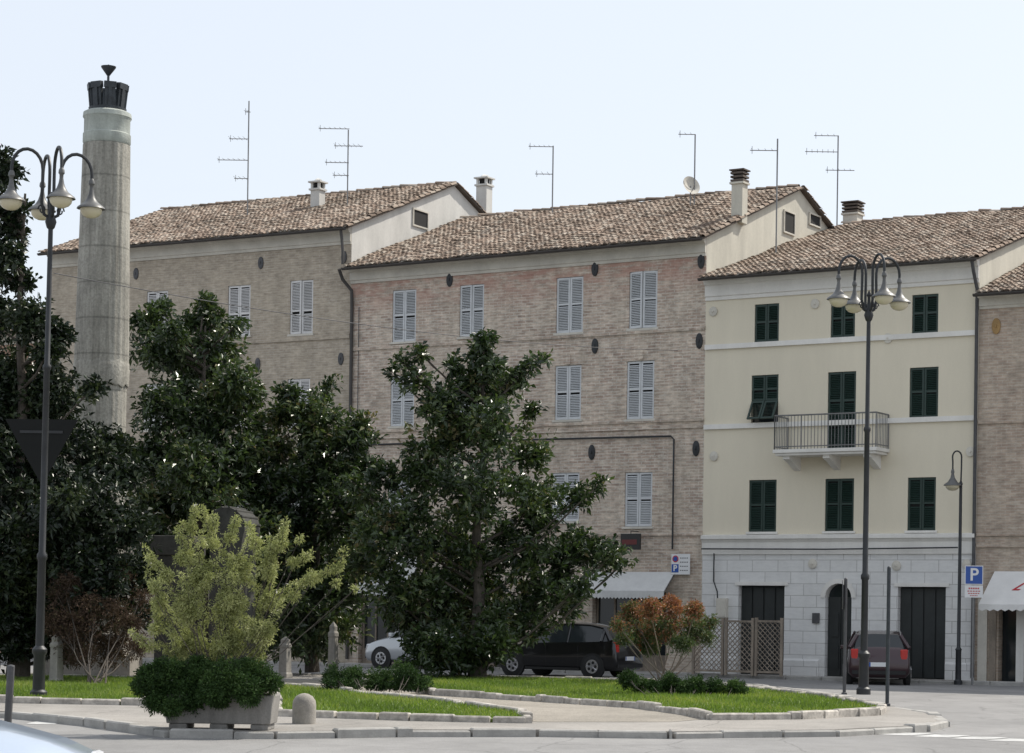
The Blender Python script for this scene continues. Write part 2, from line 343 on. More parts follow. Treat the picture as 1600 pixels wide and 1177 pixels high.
def window(h,r,mat,y=.03,gap=.012,frame=None,sill=True,mid=(.42,),ajar=0,sillmat=None,ftrim=None):
    x0,x1,z0,z1=r[:4]
    mb=MB(); f=.05; ym=y+.05
    mb.box(x0+.002,x0+f,ym,ym+.05,z0+.002,z1-.002); mb.box(x1-f,x1-.002,ym,ym+.05,z0+.002,z1-.002); mb.box(x0+f,x1-f,ym,ym+.05,z1-f,z1-.002)
    mb.box(x0+f,x1-f,ym,ym+.05,z0+.002,z0+f); xm=(x0+x1)/2
    mb.box(x0+f,x1-f,ym+.02,ym+.03,z0+f,z1-f,1)
    wdw=mb.make('window',[frame or mat,mDark],h,smooth=False)
    for a,b,sg in ((x0+.008,xm-gap/2,1),(xm+gap/2,x1-.008,-1)):
        s=MB(); T=None; aj=ajar if not isinstance(ajar,tuple) else (ajar[0] if sg==1 else ajar[1])
        if aj:
            px=a if sg==1 else b
            T=Matrix.Translation((px,y,0))@Matrix.Rotation(-sg*aj,4,'Z')@Matrix.Translation((-px,-y,0))
        shutter(s,a,b,z0+.01,z1-.01,y,.04,mid,T=T); s.make('shutter',mat,wdw,smooth=False)
    if sill:
        s=MB(); s.box(x0-.06,x1+.06,-.06,.10,z0-.07,z0-.003); s.make('sill',sillmat or mTrimG,wdw,smooth=False,bevel=.008)
    return wdw
def plate(h,fr,px,py,mat=None,rx=.10,rz=.20,lab=None):
    x,z=fr.loc(px,py); m=MB(); n=14
    pr=[(0,.03),(1,.02),(1,-.02),(.8,-.03),(.25,-.035),(.2,-.06),(0.01,-.065)]
    vs=[];fs=[]
    for k,(q,yy) in enumerate(pr):
        for j in range(n): a=2*math.pi*j/n; vs.append((x+q*rx*math.cos(a),yy-.02,z+q*rz*math.sin(a)))
    for i in range(len(pr)-1):
        for j in range(n): fs.append((i*n+j,i*n+(j+1)%n,(i+1)*n+(j+1)%n,(i+1)*n+j))
    m.add(vs,fs); m.make('anchor_plate',mat or mIron,h)
def course(h,x0,x1,z,hh=.09,d=.05,mat=None,name='string_course'):
    m=MB(); m.box(x0,x1,-d,0,z-hh/2,z+hh/2); return m.make(name,mat or mTrim,h,smooth=False)
def chimney(h,x,y,z0,z1,wd,mat,style=0):
    m=MB(); r=wd/2
    m.box(x-r,x+r,y-r,y+r,z0,z1-.32); m.box(x-r-.05,x+r+.05,y-r-.05,y+r+.05,z1-.36,z1-.3)
    if style==0:
        for a in (-1,1):
            for b in (-1,1): m.box(x+a*(r-.04)-.04,x+a*(r-.04)+.04,y+b*(r-.04)-.04,y+b*(r-.04)+.04,z1-.3,z1-.1)
        m.box(x-r-.07,x+r+.07,y-r-.07,y+r+.07,z1-.1,z1-.05); m.lathe([(r*1.1,-.05),(r*.7,.03),(.02,.07)],(x,y,z1),4,0)
        m.box(x-r*.6,x+r*.6,y-r*.6,y+r*.6,z1-.3,z1-.1,1)
    else:
        for k in range(3): m.box(x-r-.03,x+r+.03,y-r-.03,y+r+.03,z1-.28+k*.11,z1-.22+k*.11,2)
        m.box(x-r*.7,x+r*.7,y-r*.7,y+r*.7,z1-.3,z1,1); m.box(x-r-.06,x+r+.06,y-r-.06,y+r+.06,z1+.04,z1+.08,2)
    m.make('chimney',[mat,mDark,mTileBase],h,smooth=False)
def pipe(h,pts,r=.05,mat=None,name='downspout'):
    m=MB(); m.tube(pts,r,8); m.make(name,mat or mGutter,h)

# --- House A
zeA=(fA.loc(80,390,-.45)[1]+fA.loc(545,359,-.45)[1])/2; wA,zrA=fA.locx(710,287,LA)
winA=[fA.rect(*r) for r in [(229,262,455,530),(356,391,446,525),(453,489,438,522),(224,258,600,672),(353,388,596,668),(449,484,592,668),(353,388,760,830),(447,482,760,830)]]
hA=build_house('pale_brick_house','long pale brick house with white louvred shutters and tiled roof',fA,LA,winA,[(0,0)],[mBrickA,mWhiteP],zeA,wA,zrA,.15,.15,3,mTrimG,wA*1.9,.5,1)
for i,r in enumerate(winA): window(hA,r,mShW2,ajar=(.10,0) if i==2 else 0)
for z in (fA.loc(400,533)[1],fA.loc(400,680)[1]): course(hA,.01,LA-.01,z,.16,.05,mBrickA)
for p in [(213,428),(408,411),(403,569),(533,561),(538,402)]: plate(hA,fA,*p,mat=mIronL)
# --- House B
zeB=(fB.loc(548,414,-.45)[1]+fB.loc(1100,374,-.45)[1])/2; wB,zrB=fB.locx(1256,292,LB+.15)
rB=[(613,650,453,534),(718,756,445,526),(869,911,433,520),(983,1027,424,513),(610,647,587,666),(715,753,580,661),(867,908,571,656),(979,1022,564,655),(862,905,739,815),(976,1019,738,823),(606,642,745,822)]
winB=[fB.rect(*r) for r in rB]
shopB=fB.rect(925,1040,925,1060); shopB[2]=0.0
shopB2=fB.rect(560,640,925,1060); shopB2[2]=0.0
opsB=winB+[shopB+[.3],shopB2+[.3]]
hB=build_house('pink_brick_house','weathered pinkish brick house with pale grey shutters',fB,LB,opsB,[(0,0)],[mBrickB,mCreamPale],zeB,wB,zrB,-.02,.15,5,mTrimG,wB*2,.5,1)
for i,r in enumerate(winB): window(hB,r,mShW,ajar=((.20,.12) if i==3 else ((.06,0) if i==1 else 0)),mid=(.5,))
for z in (fB.loc(850,528)[1],fB.loc(850,664)[1],fB.loc(850,672)[1]-.05,fB.loc(850,836)[1]): course(hB,.01,LB-.01,z,.10,.05,mBrickB)
for p in [(703,437),(930,420),(1096,408),(930,541),(1093,533),(925,707),(1088,701)]: plate(hB,fB,*p,rx=.11,rz=.23)
for i in range(4,8):
    r=winB[i]; m=MB(); xm=(r[0]+r[1])/2
    m.extr([(0,r[3]+.01),(-.012,r[3]+.01),(-.012,r[3]+.26),(0,r[3]+.26)],r[0]-.08,r[1]+.08); m.box(xm-.09,xm+.09,-.05,0,r[3]+.03,r[3]+.30)
    m.make('lintel',mBrickB,hB,smooth=False)
for r in (shopB,shopB2):
    m=MB(); m.box(r[0]+.01,r[1]-.01,.25,.29,0.05,r[3]-.01,1)
    for k in range(5):
        x=r[0]+.03+(r[1]-r[0]-.1)*k/4; m.box(x,x+.05,.2,.249,.05,r[3]-.02)
    m.box(r[0]+.01,r[1]-.01,.19,.245,.05,.55); m.make('shop_front',[mWood,mGlass],hB,smooth=False)
pipe(hB,[(-.12,-.5,zeB-.05),(-.12,-.3,zeB-.35),(.10,-.1,zeB-.7),(.10,-.08,zeB-1.2),(.10,-.08,.2)],.055)
pipe(hA,[(LA-.1,-.5,zeA-.05),(LA-.1,-.42,zeA-.35),(LA-.0,-.5,zeA-.8),(LA+.0,-.5,zeB+.1)],.05)
xa,za=fB.loc(810,688); xb,zb_=fB.loc(1050,682)
pipe(hB,[fB.loc(560,696)[0:1]+(-.06,)+fB.loc(560,696)[1:2],(xa,-.07,za),(xb,-.07,zb_),(xb+.1,-.07,zb_-.1),(xb+.1,-.07,zb_-3.3)],.028,mIron,'wall_cable')
x1,z1=fB.loc(562,480); pipe(hB,[(x1,-.04,z1),(x1,-.04,z1-6)],.012,mIronL,'wall_cable')
def gwin(h,L,y,z,w_,h_):
    m=MB(); m.box(L+.002,L+.05,y-w_/2-.05,y-w_/2,z,z+h_); m.box(L+.002,L+.05,y+w_/2,y+w_/2+.05,z,z+h_); m.box(L+.002,L+.05,y-w_/2-.05,y+w_/2+.05,z+h_,z+h_+.05); m.box(L+.002,L+.05,y-w_/2-.05,y+w_/2+.05,z-.05,z); m.box(L+.002,L+.02,y-w_/2,y+w_/2,z,z+h_,1)
    m.make('gable_window',[mTrimG,mDark],h,smooth=False)
y_,z_=fB.locx(1232,364,LB); gwin(hB,LB,y_,z_,.75,.62)
y_,z_=fB.locx(1272,352,LB); gwin(hB,LB,y_,z_,.8,.3)
y_,z_=fA.locx(656,354,LA); gwin(hA,LA,y_,z_,.9,.5)
# --- House C
zeC=(fC.loc(1095,431,-.45)[1]+fC.loc(1525,406,-.45)[1])/2; wC,zrC=fC.locx(1316,352,0)
rC=[(1179,1217,475,534),(1298,1336,470,527),(1425,1466,460,521),(1174,1216,586,660),(1293,1337,581,703),(1421,1466,574,653),(1170,1213,750,831),(1289,1334,748,830),(1418,1462,746,829)]
winC=[fC.rect(*r) for r in rC]
drs=[fC.rect(*r) for r in [(1153,1225,915,1055),(1289,1330,912,1052),(1402,1477,917,1060)]]
for d in drs: d[2]=.06
zst=fC.loc(1300,866)[1]
hC=build_house('cream_house','cream plastered house with dark green shutters, balcony and stone ground floor',fC,LC,winC+[d+[.28] for d in drs],[(0,2),(zst,0)],[mCream,mCreamPale,mStone],zeC,wC,zrC,-.02,.12,8,mTrim,wC*1.8,.6,1)
for i,r in enumerate(winC):
    if i==3:
        w_=window(hC,[r[0],r[1],r[2]+(r[3]-r[2])*.45,r[3]],mShG,sill=False)
        zc=r[2]+(r[3]-r[2])*.45; xm=(r[0]+r[1])/2
        for a,b in ((r[0]+.01,xm-.01),(xm+.01,r[1]-.01)):
            s=MB(); T=Matrix.Translation((0,.02,zc))@Matrix.Rotation(math.radians(-32),4,'X')@Matrix.Translation((0,-.02,-zc)); shutter(s,a,b,r[2]-.02,zc-.01,.0,.04,(),T=T); s.make('shutter',mShG,w_,smooth=False,label='green shutter flap tilted outwards')
        m=MB(); m.box(r[0]+.01,r[1]-.01,.12,.15,r[2]+.01,zc); m.make('window_pane',mGlass,w_,smooth=False)
    else: window(hC,r,mShG,sill=(i!=4),sillmat=mTrim,mid=((.3,.62) if i==4 else (.5,)))
for (pa,pb,hh) in (((1110,542),(1527,521),.14),((1105,665),(1527,656),.14)):
    course(hC,.01,LC-.01,(fC.loc(*pa)[1]+fC.loc(*pb)[1])/2,hh,.07,mTrim)
zt=fC.loc(1300,836)[1]
m=MB(); m.extr([(0,zst),(-.05,zst),(-.05,zt-.2),(-.10,zt-.12),(-.14,zt-.10),(-.14,zt),(0,zt+.03)],.004,LC-.004); m.make('string_course',mTrim,hC,smooth=False)
for a_,b_ in ((.004,drs[0][0]-.02),(drs[0][1]+.02,drs[1][0]-.16),(drs[1][1]+.16,drs[2][0]-.02),(drs[2][1]+.02,LC-.06)):
    m=MB(); m.extr([(0,0.05),(-.06,0.05),(-.06,.5),(-.03,.55),(0,.55)],a_,b_); m.make('plinth',mStone,hC,smooth=False)
for k in (0,2):
    d=drs[k]; m=MB(); n=4; wd=(d[1]-d[0])/n
    m.box(d[0]+.01,d[1]-.01,.22,.27,d[2],d[3]-.01)
    for j in range(n): m.box(d[0]+j*wd+.03,d[0]+(j+1)*wd-.02,.18,.219,d[2]+.05,d[3]-.06)
    m.make('garage_door',mDoorD,hC,smooth=False)
    m=MB(); m.box(d[0]-.1,d[1]+.1,-.04,-.002,d[3],d[3]+.10); m.make('lintel',mTrim,hC,smooth=False)
d=drs[1]; rad=(d[1]-d[0])/2; xc=(d[0]+d[1])/2; zc=d[3]-rad
m=MB(); n=12
arcp=[(xc+rad*math.cos(math.pi*i/n),zc+rad*math.sin(math.pi*i/n)) for i in range(n+1)]
half=n//2
for sgn,idx in ((d[1],range(0,half)),(d[0],range(half,n))):
    for i in idx: m.add([(arcp[i][0],0,arcp[i][1]),(arcp[i+1][0],0,arcp[i+1][1]),(sgn,0,d[3])],[(0,1,2)])
for i in range(n): m.add([(arcp[i][0],0,arcp[i][1]),(arcp[i+1][0],0,arcp[i+1][1]),(arcp[i+1][0],.28,arcp[i+1][1]),(arcp[i][0],.28,arcp[i][1])],[(0,1,2,3)])
for i in range(n):
    a0,a1=math.pi*i/n,math.pi*(i+1)/n
    m.add([(xc+q*math.cos(a),yy,zc+q*math.sin(a)) for a in (a0,a1) for q in (rad+.005,rad+.14) for yy in (-.04,)],[(0,1,3,2)])
m.make('door_arch',mTrim,hC,smooth=False)
m=MB(); m.box(d[0]+.01,xc-.01,.2,.25,d[2],zc+.02); m.box(xc+.01,d[1]-.01,.2,.25,d[2],zc+.02); m.box(d[0]+.01,d[1]-.01,.24,.27,zc,d[3]-.01,1)
for q in (-1,1):
    for zz in (.3,1.2): m.box(xc+q*rad*.5-.14,xc+q*rad*.5+.14,.17,.199,zz,zz+.65)
m.make('arched_door',[mDoorD,mGlass],hC,smooth=False)
for p in [(1115,487),(1388,529),(1116,713),(1274,475),(1270,881),(1517,706),(1401,884),(1511,882)]: plate(hC,fC,*p,mat=mTrimG,rx=.13,rz=.14)
pipe(hC,[(LC-.05,-.5,zeC-.05),(LC-.05,-.35,zeC-.35),(LC-.03,-.1,zeC-.8),(LC-.03,-.08,3.9),(LC-.03,-.08,.15)],.05,mIronL)
x1,z1=fC.loc(1100,858); x2,z2=fC.loc(1500,856); pipe(hC,[(x1,-.17,z1),((x1+x2)/2,-.17,(z1+z2)/2-.03),(x2,-.17,z2)],.02,mIron,'wall_cable')
x1,z1=fC.loc(1118,865); pipe(hC,[(x1,-.1,z1),(x1,-.1,z1-.8),(x1+.12,-.1,z1-1.1),(x1+.15,-.1,z1-1.5)],.02,mIron,'wall_cable')
r=fC.rect(1122,1138,935,965); m=MB(); m.box(r[0],r[1],-.14,-.002,r[2],r[3]); m.box(r[0]+.04,r[1]-.04,-.15,-.14,r[2]+.04,r[3]-.04); m.make('meter_box',mTrimG,hC,smooth=False,bevel=.01)
r=fC.rect(1270,1281,958,974); m=MB(); m.box(r[0],r[1],-.06,-.002,r[2],r[3]); m.make('intercom',mIronL,hC,smooth=False,bevel=.01)
bd=.95; bx0=fC.loc(1207,706,-bd)[0]; bx1=fC.loc(1396,708,-.1)[0]-.15; bzt=winC[4][2]-.02
m=MB(); m.box(bx0,bx1,-bd,-.002,bzt-.10,bzt); m.box(bx0+.06,bx1-.06,-bd+.06,-.003,bzt-.17,bzt-.101); bal=m.make('balcony',mTrim,hC,smooth=False,bevel=.01)
for k in range(3):
    x=bx0+.35+(bx1-bx0-.7)*k/2; c=MB(); c.add([(xx,y,z) for xx in (x-.1,x+.1) for y,z in ((-.003,bzt-.171),(-bd+.15,bzt-.171),(-bd+.15,bzt-.26),(-bd*.5,bzt-.36),(-.15,bzt-.5),(-.003,bzt-.55))],[(0,1,2,3,4,5),(6,7,8,9,10,11),(0,1,7,6),(1,2,8,7),(2,3,9,8),(3,4,10,9),(4,5,11,10)]); c.make('corbel',mTrim,bal,smooth=False)
m=MB(); zt_=bzt+.95
def rail(p,q,n):
    m.tube([(*p,zt_),(*q,zt_)],.022,6); m.tube([(*p,bzt+.08),(*q,bzt+.08)],.015,6)
    for i in range(n+1):
        t=i/n; x=p[0]+(q[0]-p[0])*t; y=p[1]+(q[1]-p[1])*t; m.tube([(x,y,bzt),(x,y,zt_)],.010 if i%8 else .02,5)
rail((bx0+.04,-bd+.04),(bx1-.04,-bd+.04),30); rail((bx0+.04,-bd+.04),(bx0+.04,-.02),8); rail((bx1-.04,-bd+.04),(bx1-.04,-.02),8)
m.make('railing',M('grey_railing_paint',(.16,.16,.16),.5,.2,4,20),bal)
# --- House D
zeD=fD.loc(1530,458,-.45)[1]; wD=wC*.9; zrD=zeD+(wD+.45)*.33
drD=fD.rect(1560,1640,905,1060); drD[2]=.06; drD[1]=drD[0]+3.2
winD=[[3.4,4.3,6.2,7.8],[3.4,4.3,3.6,5.2]]
hD=build_house('tan_brick_house','tan brick house with shop awning at street level',fD,LD,winD+[drD+[.4]],[(0,0)],[mBrickD,mCreamPale],zeD,wD,zrD,-.03,.1,12,mTrimG,wD*1.8,.4,1)
for r in winD: window(hD,r,mShW)
for p in ((1570,658),(1570,834),(1570,852)): course(hD,.02,LD-.01,fD.loc(*p)[1],.12,.05,mBrickD)
plate(hD,fD,1557,510,mat=M('ochre_plate',(.35,.22,.09),.8,.3),rx=.12,rz=.22)
m=MB(); m.box(drD[0]+.01,drD[1]-.01,.32,.38,.06,drD[3]-.01,1); m.box(drD[0]+.5,drD[0]+.72,-.02,.31,.06,drD[3]-.01); m.box(drD[0]+.01,drD[1]-.01,.25,.315,drD[3]-.5,drD[3]-.3)
m.make('shop_front',[mTrim,mGlass],hD,smooth=False)
m=MB(); m.box(.10,.36,-.05,-.002,.06,2.3); m.make('stone_pilaster',mTrimG,hD,smooth=False)
m=MB(); m.box(.42,drD[0]-.05,-.05,-.002,.06,2.2); m.make('panel_door',mWood,hD,smooth=False)
def awning(h,x0,x1,z0,z1,out,mat,drop=.22,side=True):
    m=MB(); n=24
    m.add([(x0,-.02,z1),(x1,-.02,z1),(x1,-out,z0+drop),(x0,-out,z0+drop)],[(0,1,2,3)])
    if side: m.add([(x0,-.02,z1),(x0,-out,z0+drop),(x0,-.02,z0+drop)],[(0,1,2)])
    for i in range(n):
        a=x0+(x1-x0)*i/n; b=x0+(x1-x0)*(i+1)/n; c=(a+b)/2
        m.add([(a,-out,z0+drop),(b,-out,z0+drop),(b,-out,z0+.03),(c,-out-.005,z0-.02),(a,-out,z0+.03)],[(0,1,2,3,4)])
    o=m.make('awning',mat,h,smooth=False)
    f=MB(); f.tube([(x0+.02,-.03,z1-.1),(x0+.02,-out+.02,z0+drop-.03)],.015,6); f.tube([(x1-.02,-.03,z1-.1),(x1-.02,-out+.02,z0+drop-.03)],.015,6); f.tube([(x0,-out+.02,z0+drop-.02),(x1,-out+.02,z0+drop-.02)],.018,6); f.make('awning_frame',mGalv,o)
    return o
ou=1.25; ax0=fD.loc(1529,948,-ou)[0]; az0=fD.loc(1560,954,-ou)[1]; az1=fD.loc(1575,893,0)[1]
aw=awning(hD,ax0,5.5,az0,az1,ou,mAwn,.16)
ang=math.atan2(az1-az0-.16,ou-.02)
ty_=-ou*.5; textmesh('L',.46,aw,(fD.loc(1588,914,ty_)[0],ty_,(az0+.16+az1)/2+.02),(ang,0,0),mSignR,'awning_lettering',shear=.7)
rb=fB.rect(908,1040,893,935,-.6)
awning(hB,rb[0],rb[1],rb[2],rb[3],.7,mAwnG)
rb=fB.rect(560,640,870,930,-.6); awning(hB,rb[0],rb[1],rb[2],rb[3],.7,mAwnG)
# antennas
def antenna(px,yt,yb,Y,els,label='thin rooftop television antenna on a mast'):
    p=Wp(px,yb,Y); top=Wp(px,yt,Y); o=root('tv_antenna',label,'antenna',(p.x,p.y,p.z-.6),0,'antennas on the roofs')
    b=Vector(o.location); m=MB(); m.tube([(0,0,0),(0,0,top.z-b.z)],.022,6); m.make('mast',mGalv,o)
    for i,(y,x0,x1) in enumerate(els):
        a=Wp(x0,y,Y)-b; c=Wp(x1,y,Y)-b; m=MB(); zz=a.z; m.tube([(a.x,0,zz),(c.x,0,zz)],.014,5)
        n=max(3,int(abs(c.x-a.x)/.16)); L=.28 if i%2 else .16
        for k in range(n):
            x=a.x+(c.x-a.x)*(k+.3)/n; m.tube([(x-.04,-L,zz+.02),(x+.04,L,zz+.02)],.007,4)
            if k==0: m.tube([(x,0,zz-.1),(x,0,zz+.12)],.008,4)
        m.make('antenna_boom',mGalv,o)
antenna(387,158,308,75,[(175,383,391),(217,358,388),(250,340,388),(279,366,388)])
antenna(543,203,298,76,[(201,498,546),(228,522,567),(254,508,545),(274,520,545)])
antenna(863,228,326,74,[(229,826,864),(272,836,863)])
antenna(1213,217,362,64.5,[(235,1172,1214)])
antenna(1308,212,335,73,[(212,1272,1310),(237,1258,1308),(266,1290,1335)])
antenna(1085,210,300,70,[(210,1060,1086)])
p=Wp(1079,291,70); o=root('satellite_dish','pale round satellite dish on tiled roof','satellite dish',(p.x,p.y,p.z-.6))
m=MB(); T=Matrix.Translation((0,-.05,.6))@Matrix.Rotation(math.radians(30),4,'Z')@Matrix.Rotation(math.radians(70),4,'X'); m.lathe([(.02,-.08),(.12,-.06),(.22,-.02),(.29,.03),(.31,.05),(.28,.045),(.2,0),(.01,-.06)],(0,0,0),24,0,T); m.make('dish',mTrimG,o)
m=MB(); m.tube([(0,0,0),(0,0,.6)],.02,6); m.tube([(0,-.05,.35),(.1,-.45,.55)],.012,5); m.make('dish_arm',mGalv,o)
def roofz(h_ze,w,zr,y): return h_ze+(zr-h_ze)*(y+.45)/(w+.45) if y<w else zr-(y-w)*(zr-h_ze)/(w+.45)
def chim(h,fr,px,py_top,y,ze,w,zr,wd,mat,st,x=None):
    X,Z=fr.loc(px,py_top,y); X=X if x is None else x
    chimney(h,X,y,roofz(ze,w,zr,y)-.2,Z,wd,mat,st)
chim(hA,fA,497,282,wA*.62,zeA,wA,zrA,.36,mWhiteP,0)
chim(hA,fA,757,276,wA+2.2,zeA,wA,zrA,.42,mWhiteP,0)
chim(hB,fB,1156,270,2.2,zeB,wB,zrB,.36,mCreamPale,1)
chim(hC,fC,1333,320,wC+.5,zeC,wC,zrC,.5,mTrimG,1)
p=Wp(-150,900,82); fE=Fr(p.x,p.y,aA); LE=fE.loc(62,700)[0]; zE=fE.loc(40,520)[1]
hE=build_house('small_background_house','low reddish plastered house with tiled roof behind trees',fE,LE,[],[(0,0)],[M('reddish_plaster',(.42,.27,.2),.9,.15),mCreamPale],zE,5,zE+1.6,.1,.1,21,mTrimG,10,.4,0)
# ---------------------------------------------------------------- ground
def sheet(name,pts,z,mat,side=0,mi_side=None):
    m=MB(); k=len(pts); vs=[(p.x,p.y,z) for p in pts]; m.add(vs,[tuple(range(k))])
    if side: m.add(vs+[(p.x,p.y,z-side) for p in pts],[(i,(i+1)%k,k+(i+1)%k,k+i) for i in range(k)])
    o=m.make(name,mat,smooth=False); o['kind']='structure'; return o
m=MB(); m.add([(-600,-60,0),(600,-60,0),(600,1500,0),(-600,1500,0)],[(0,1,2,3)]); gr=m.make('ground',mAsph,smooth=False); gr['kind']='structure'
a=FM.world(xB-.0,-1.3,0); b=FM.world(LC+LD+5,-1.3,0); c=FM.world(LC+LD+5,.3,0); d_=FM.world(xB,.3,0)
a2=fAr.world(xA-8,-1.3,0); d2=fAr.world(xA-8,.3,0)
sheet('pavement',[a2,a,b,c,d_,d2],.08,mPave,.1)
isl=[(-90,1108),(20,1112),(140,1124),(265,1141),(430,1143),(640,1140),(840,1140),(1050,1143),(1125,1142),(1300,1140),(1440,1133),(1474,1126),(1455,1114),(1390,1104),(1300,1084),(1180,1070),(1000,1061),(600,1054),(-90,1052)]
ip=[G(x,y,.1) for x,y in isl]; sheet('island_pavement',ip,.1,mPave,.12)
gv=[G(x,y,.104) for x,y in [(240,1072),(430,1064),(500,1062),(690,1076),(900,1090),(1085,1112),(1120,1122),(1050,1128),(840,1128),(700,1110),(430,1112),(300,1112),(240,1100)]]
sheet('gravel_path',gv,.104,mGravel)
lawns=[[(-90,1056),(225,1060),(240,1078),(232,1098),(20,1094),(-90,1092)],
 [(435,1114),(640,1121),(825,1125),(815,1115),(700,1098),(600,1088),(500,1076),(430,1070)],
 [(682,1083),(850,1093),(1000,1103),(1080,1114),(1110,1120),(1250,1119),(1370,1113),(1380,1106),(1300,1091),(1180,1077),(1000,1065),(750,1058),(600,1057),(520,1060),(600,1068)]]
def inpoly(P,x,y):
    n=len(P); r=np.zeros(len(x),bool); j=n-1
    for i in range(n):
        xi,yi=P[i].x,P[i].y; xj,yj=P[j].x,P[j].y
        r^=((yi>y)!=(yj>y))&(x<(xj-xi)*(y-yi)/(yj-yi+1e-12)+xi); j=i
    return r
def kerb(pts,name,closed=False,ln=(.35,.7),hz=.13,wd=.16,z0=.1,mat=None):
    m=MB(); P=[p.copy() for p in pts]; 
    if closed: P.append(P[0])
    for a,b in zip(P[:-1],P[1:]):
        L=(b-a).length; t=0; d=(b-a).normalized(); an=math.atan2(d.y,d.x)
        while t<L-.05:
            l=min(random.uniform(*ln),L-t); w=wd*random.uniform(.8,1.15); h=hz*random.uniform(.75,1.2)
            T=Matrix.Translation(a+d*(t+l/2)+Vector((random.uniform(-.02,.02),random.uniform(-.02,.02),0)))@Matrix.Rotation(an+random.uniform(-.04,.04),4,'Z')
            X=l/2-.01
            vs=[T@Vector((x,y,z)) for (x,y,z) in [(-X,-w/2,-.1),(X,-w/2,-.1),(X,w/2,-.1),(-X,w/2,-.1),(-X,-w/2,h-.02),(X,-w/2,h-.02),(X,w/2,h-.02),(-X,w/2,h-.02),(-X+.02,-w/2+.02,h),(X-.02,-w/2+.02,h),(X-.02,w/2-.02,h),(-X+.02,w/2-.02,h)]]
            m.add(vs,[(0,1,5,4),(1,2,6,5),(2,3,7,6),(3,0,4,7),(4,5,9,8),(5,6,10,9),(6,7,11,10),(7,4,8,11),(8,9,10,11)]); t+=l
    o=m.make(name,mat or mKerb,smooth=False); o['kind']='structure'; return o
for i,l in enumerate(lawns):
    P=[G(x,y,.15) for x,y in l]; sheet('lawn',P,.15,mLawn,.06)
    xs=np.array([p.x for p in P]); ys=np.array([p.y for p in P]); 
    n=(26000,14000,42000)[i]; x=rng.uniform(xs.min(),xs.max(),n*2); y=rng.uniform(ys.min(),ys.max(),n*2); k=inpoly(P,x,y); x=x[k][:n]; y=y[k][:n]; n=len(x)
    patch=.45+.25*np.sin(x*1.3+1)*np.cos(y*.7)+.12*np.sin(x*3.1+y)+rng.normal(0,.2,n)
    hgt=rng.uniform(.03,.08,n)*(1+.5*(rng.random(n)>.97)); an=rng.uniform(0,6.28,n); w=.012
    B=np.stack([x,y,np.full(n,.15)],1); dx=np.stack([np.cos(an)*w,np.sin(an)*w,np.zeros(n)],1); tp=B+np.stack([rng.normal(0,.02,n),rng.normal(0,.02,n),hgt],1)
    V=np.stack([B-dx,B+dx,tp],1).reshape(-1,3); Fc=np.arange(n*3).reshape(-1,3)
    o=rndmesh('grass',V,Fc,np.repeat(np.clip(patch,0,1),3),mGrassB); o['kind']='stuff'; o['label']='short sunlit lawn grass'; o['category']='grass'
    kerb([Vector((p.x,p.y,.1)) for p in P],'kerb',True,(.4,.8),.12,.15)
kp=[Vector((p.x,p.y,0)) for p in ip]
kerb(kp,'kerb',False,(.8,1.1),.112,.2,mat=mConc)
a_,b_2=FM.world(xB,-1.3,0),FM.world(LC+LD+5,-1.3,0); kerb([a2,a_,b_2],'kerb',False,(.9,1.1),.095,.18,mat=mConc)
m=MB()
for i in range(5):
    x=1365+i*58; y=1141+i*3.2
    P=[G(a,b,.004) for a,b in [(x,y+6.5),(x+60,y+8.2),(x+95,y+5),(x+38,y+3.6)]]
    m.add([(p.x,p.y,.004) for p in P],[(0,1,2,3)])
o=m.make('zebra_crossing_paint',mRoadP,smooth=False); o['kind']='structure'
m=MB()
for i in range(3):
    x=40+i*75; P=[G(a,b,.004) for a,b in [(x,1131+i),(x+45,1132+i),(x+60,1128+i),(x+18,1127+i)]]; m.add([(p.x,p.y,.004) for p in P],[(0,1,2,3)])
o=m.make('road_marking_paint',mRoadP,smooth=False); o['kind']='structure'
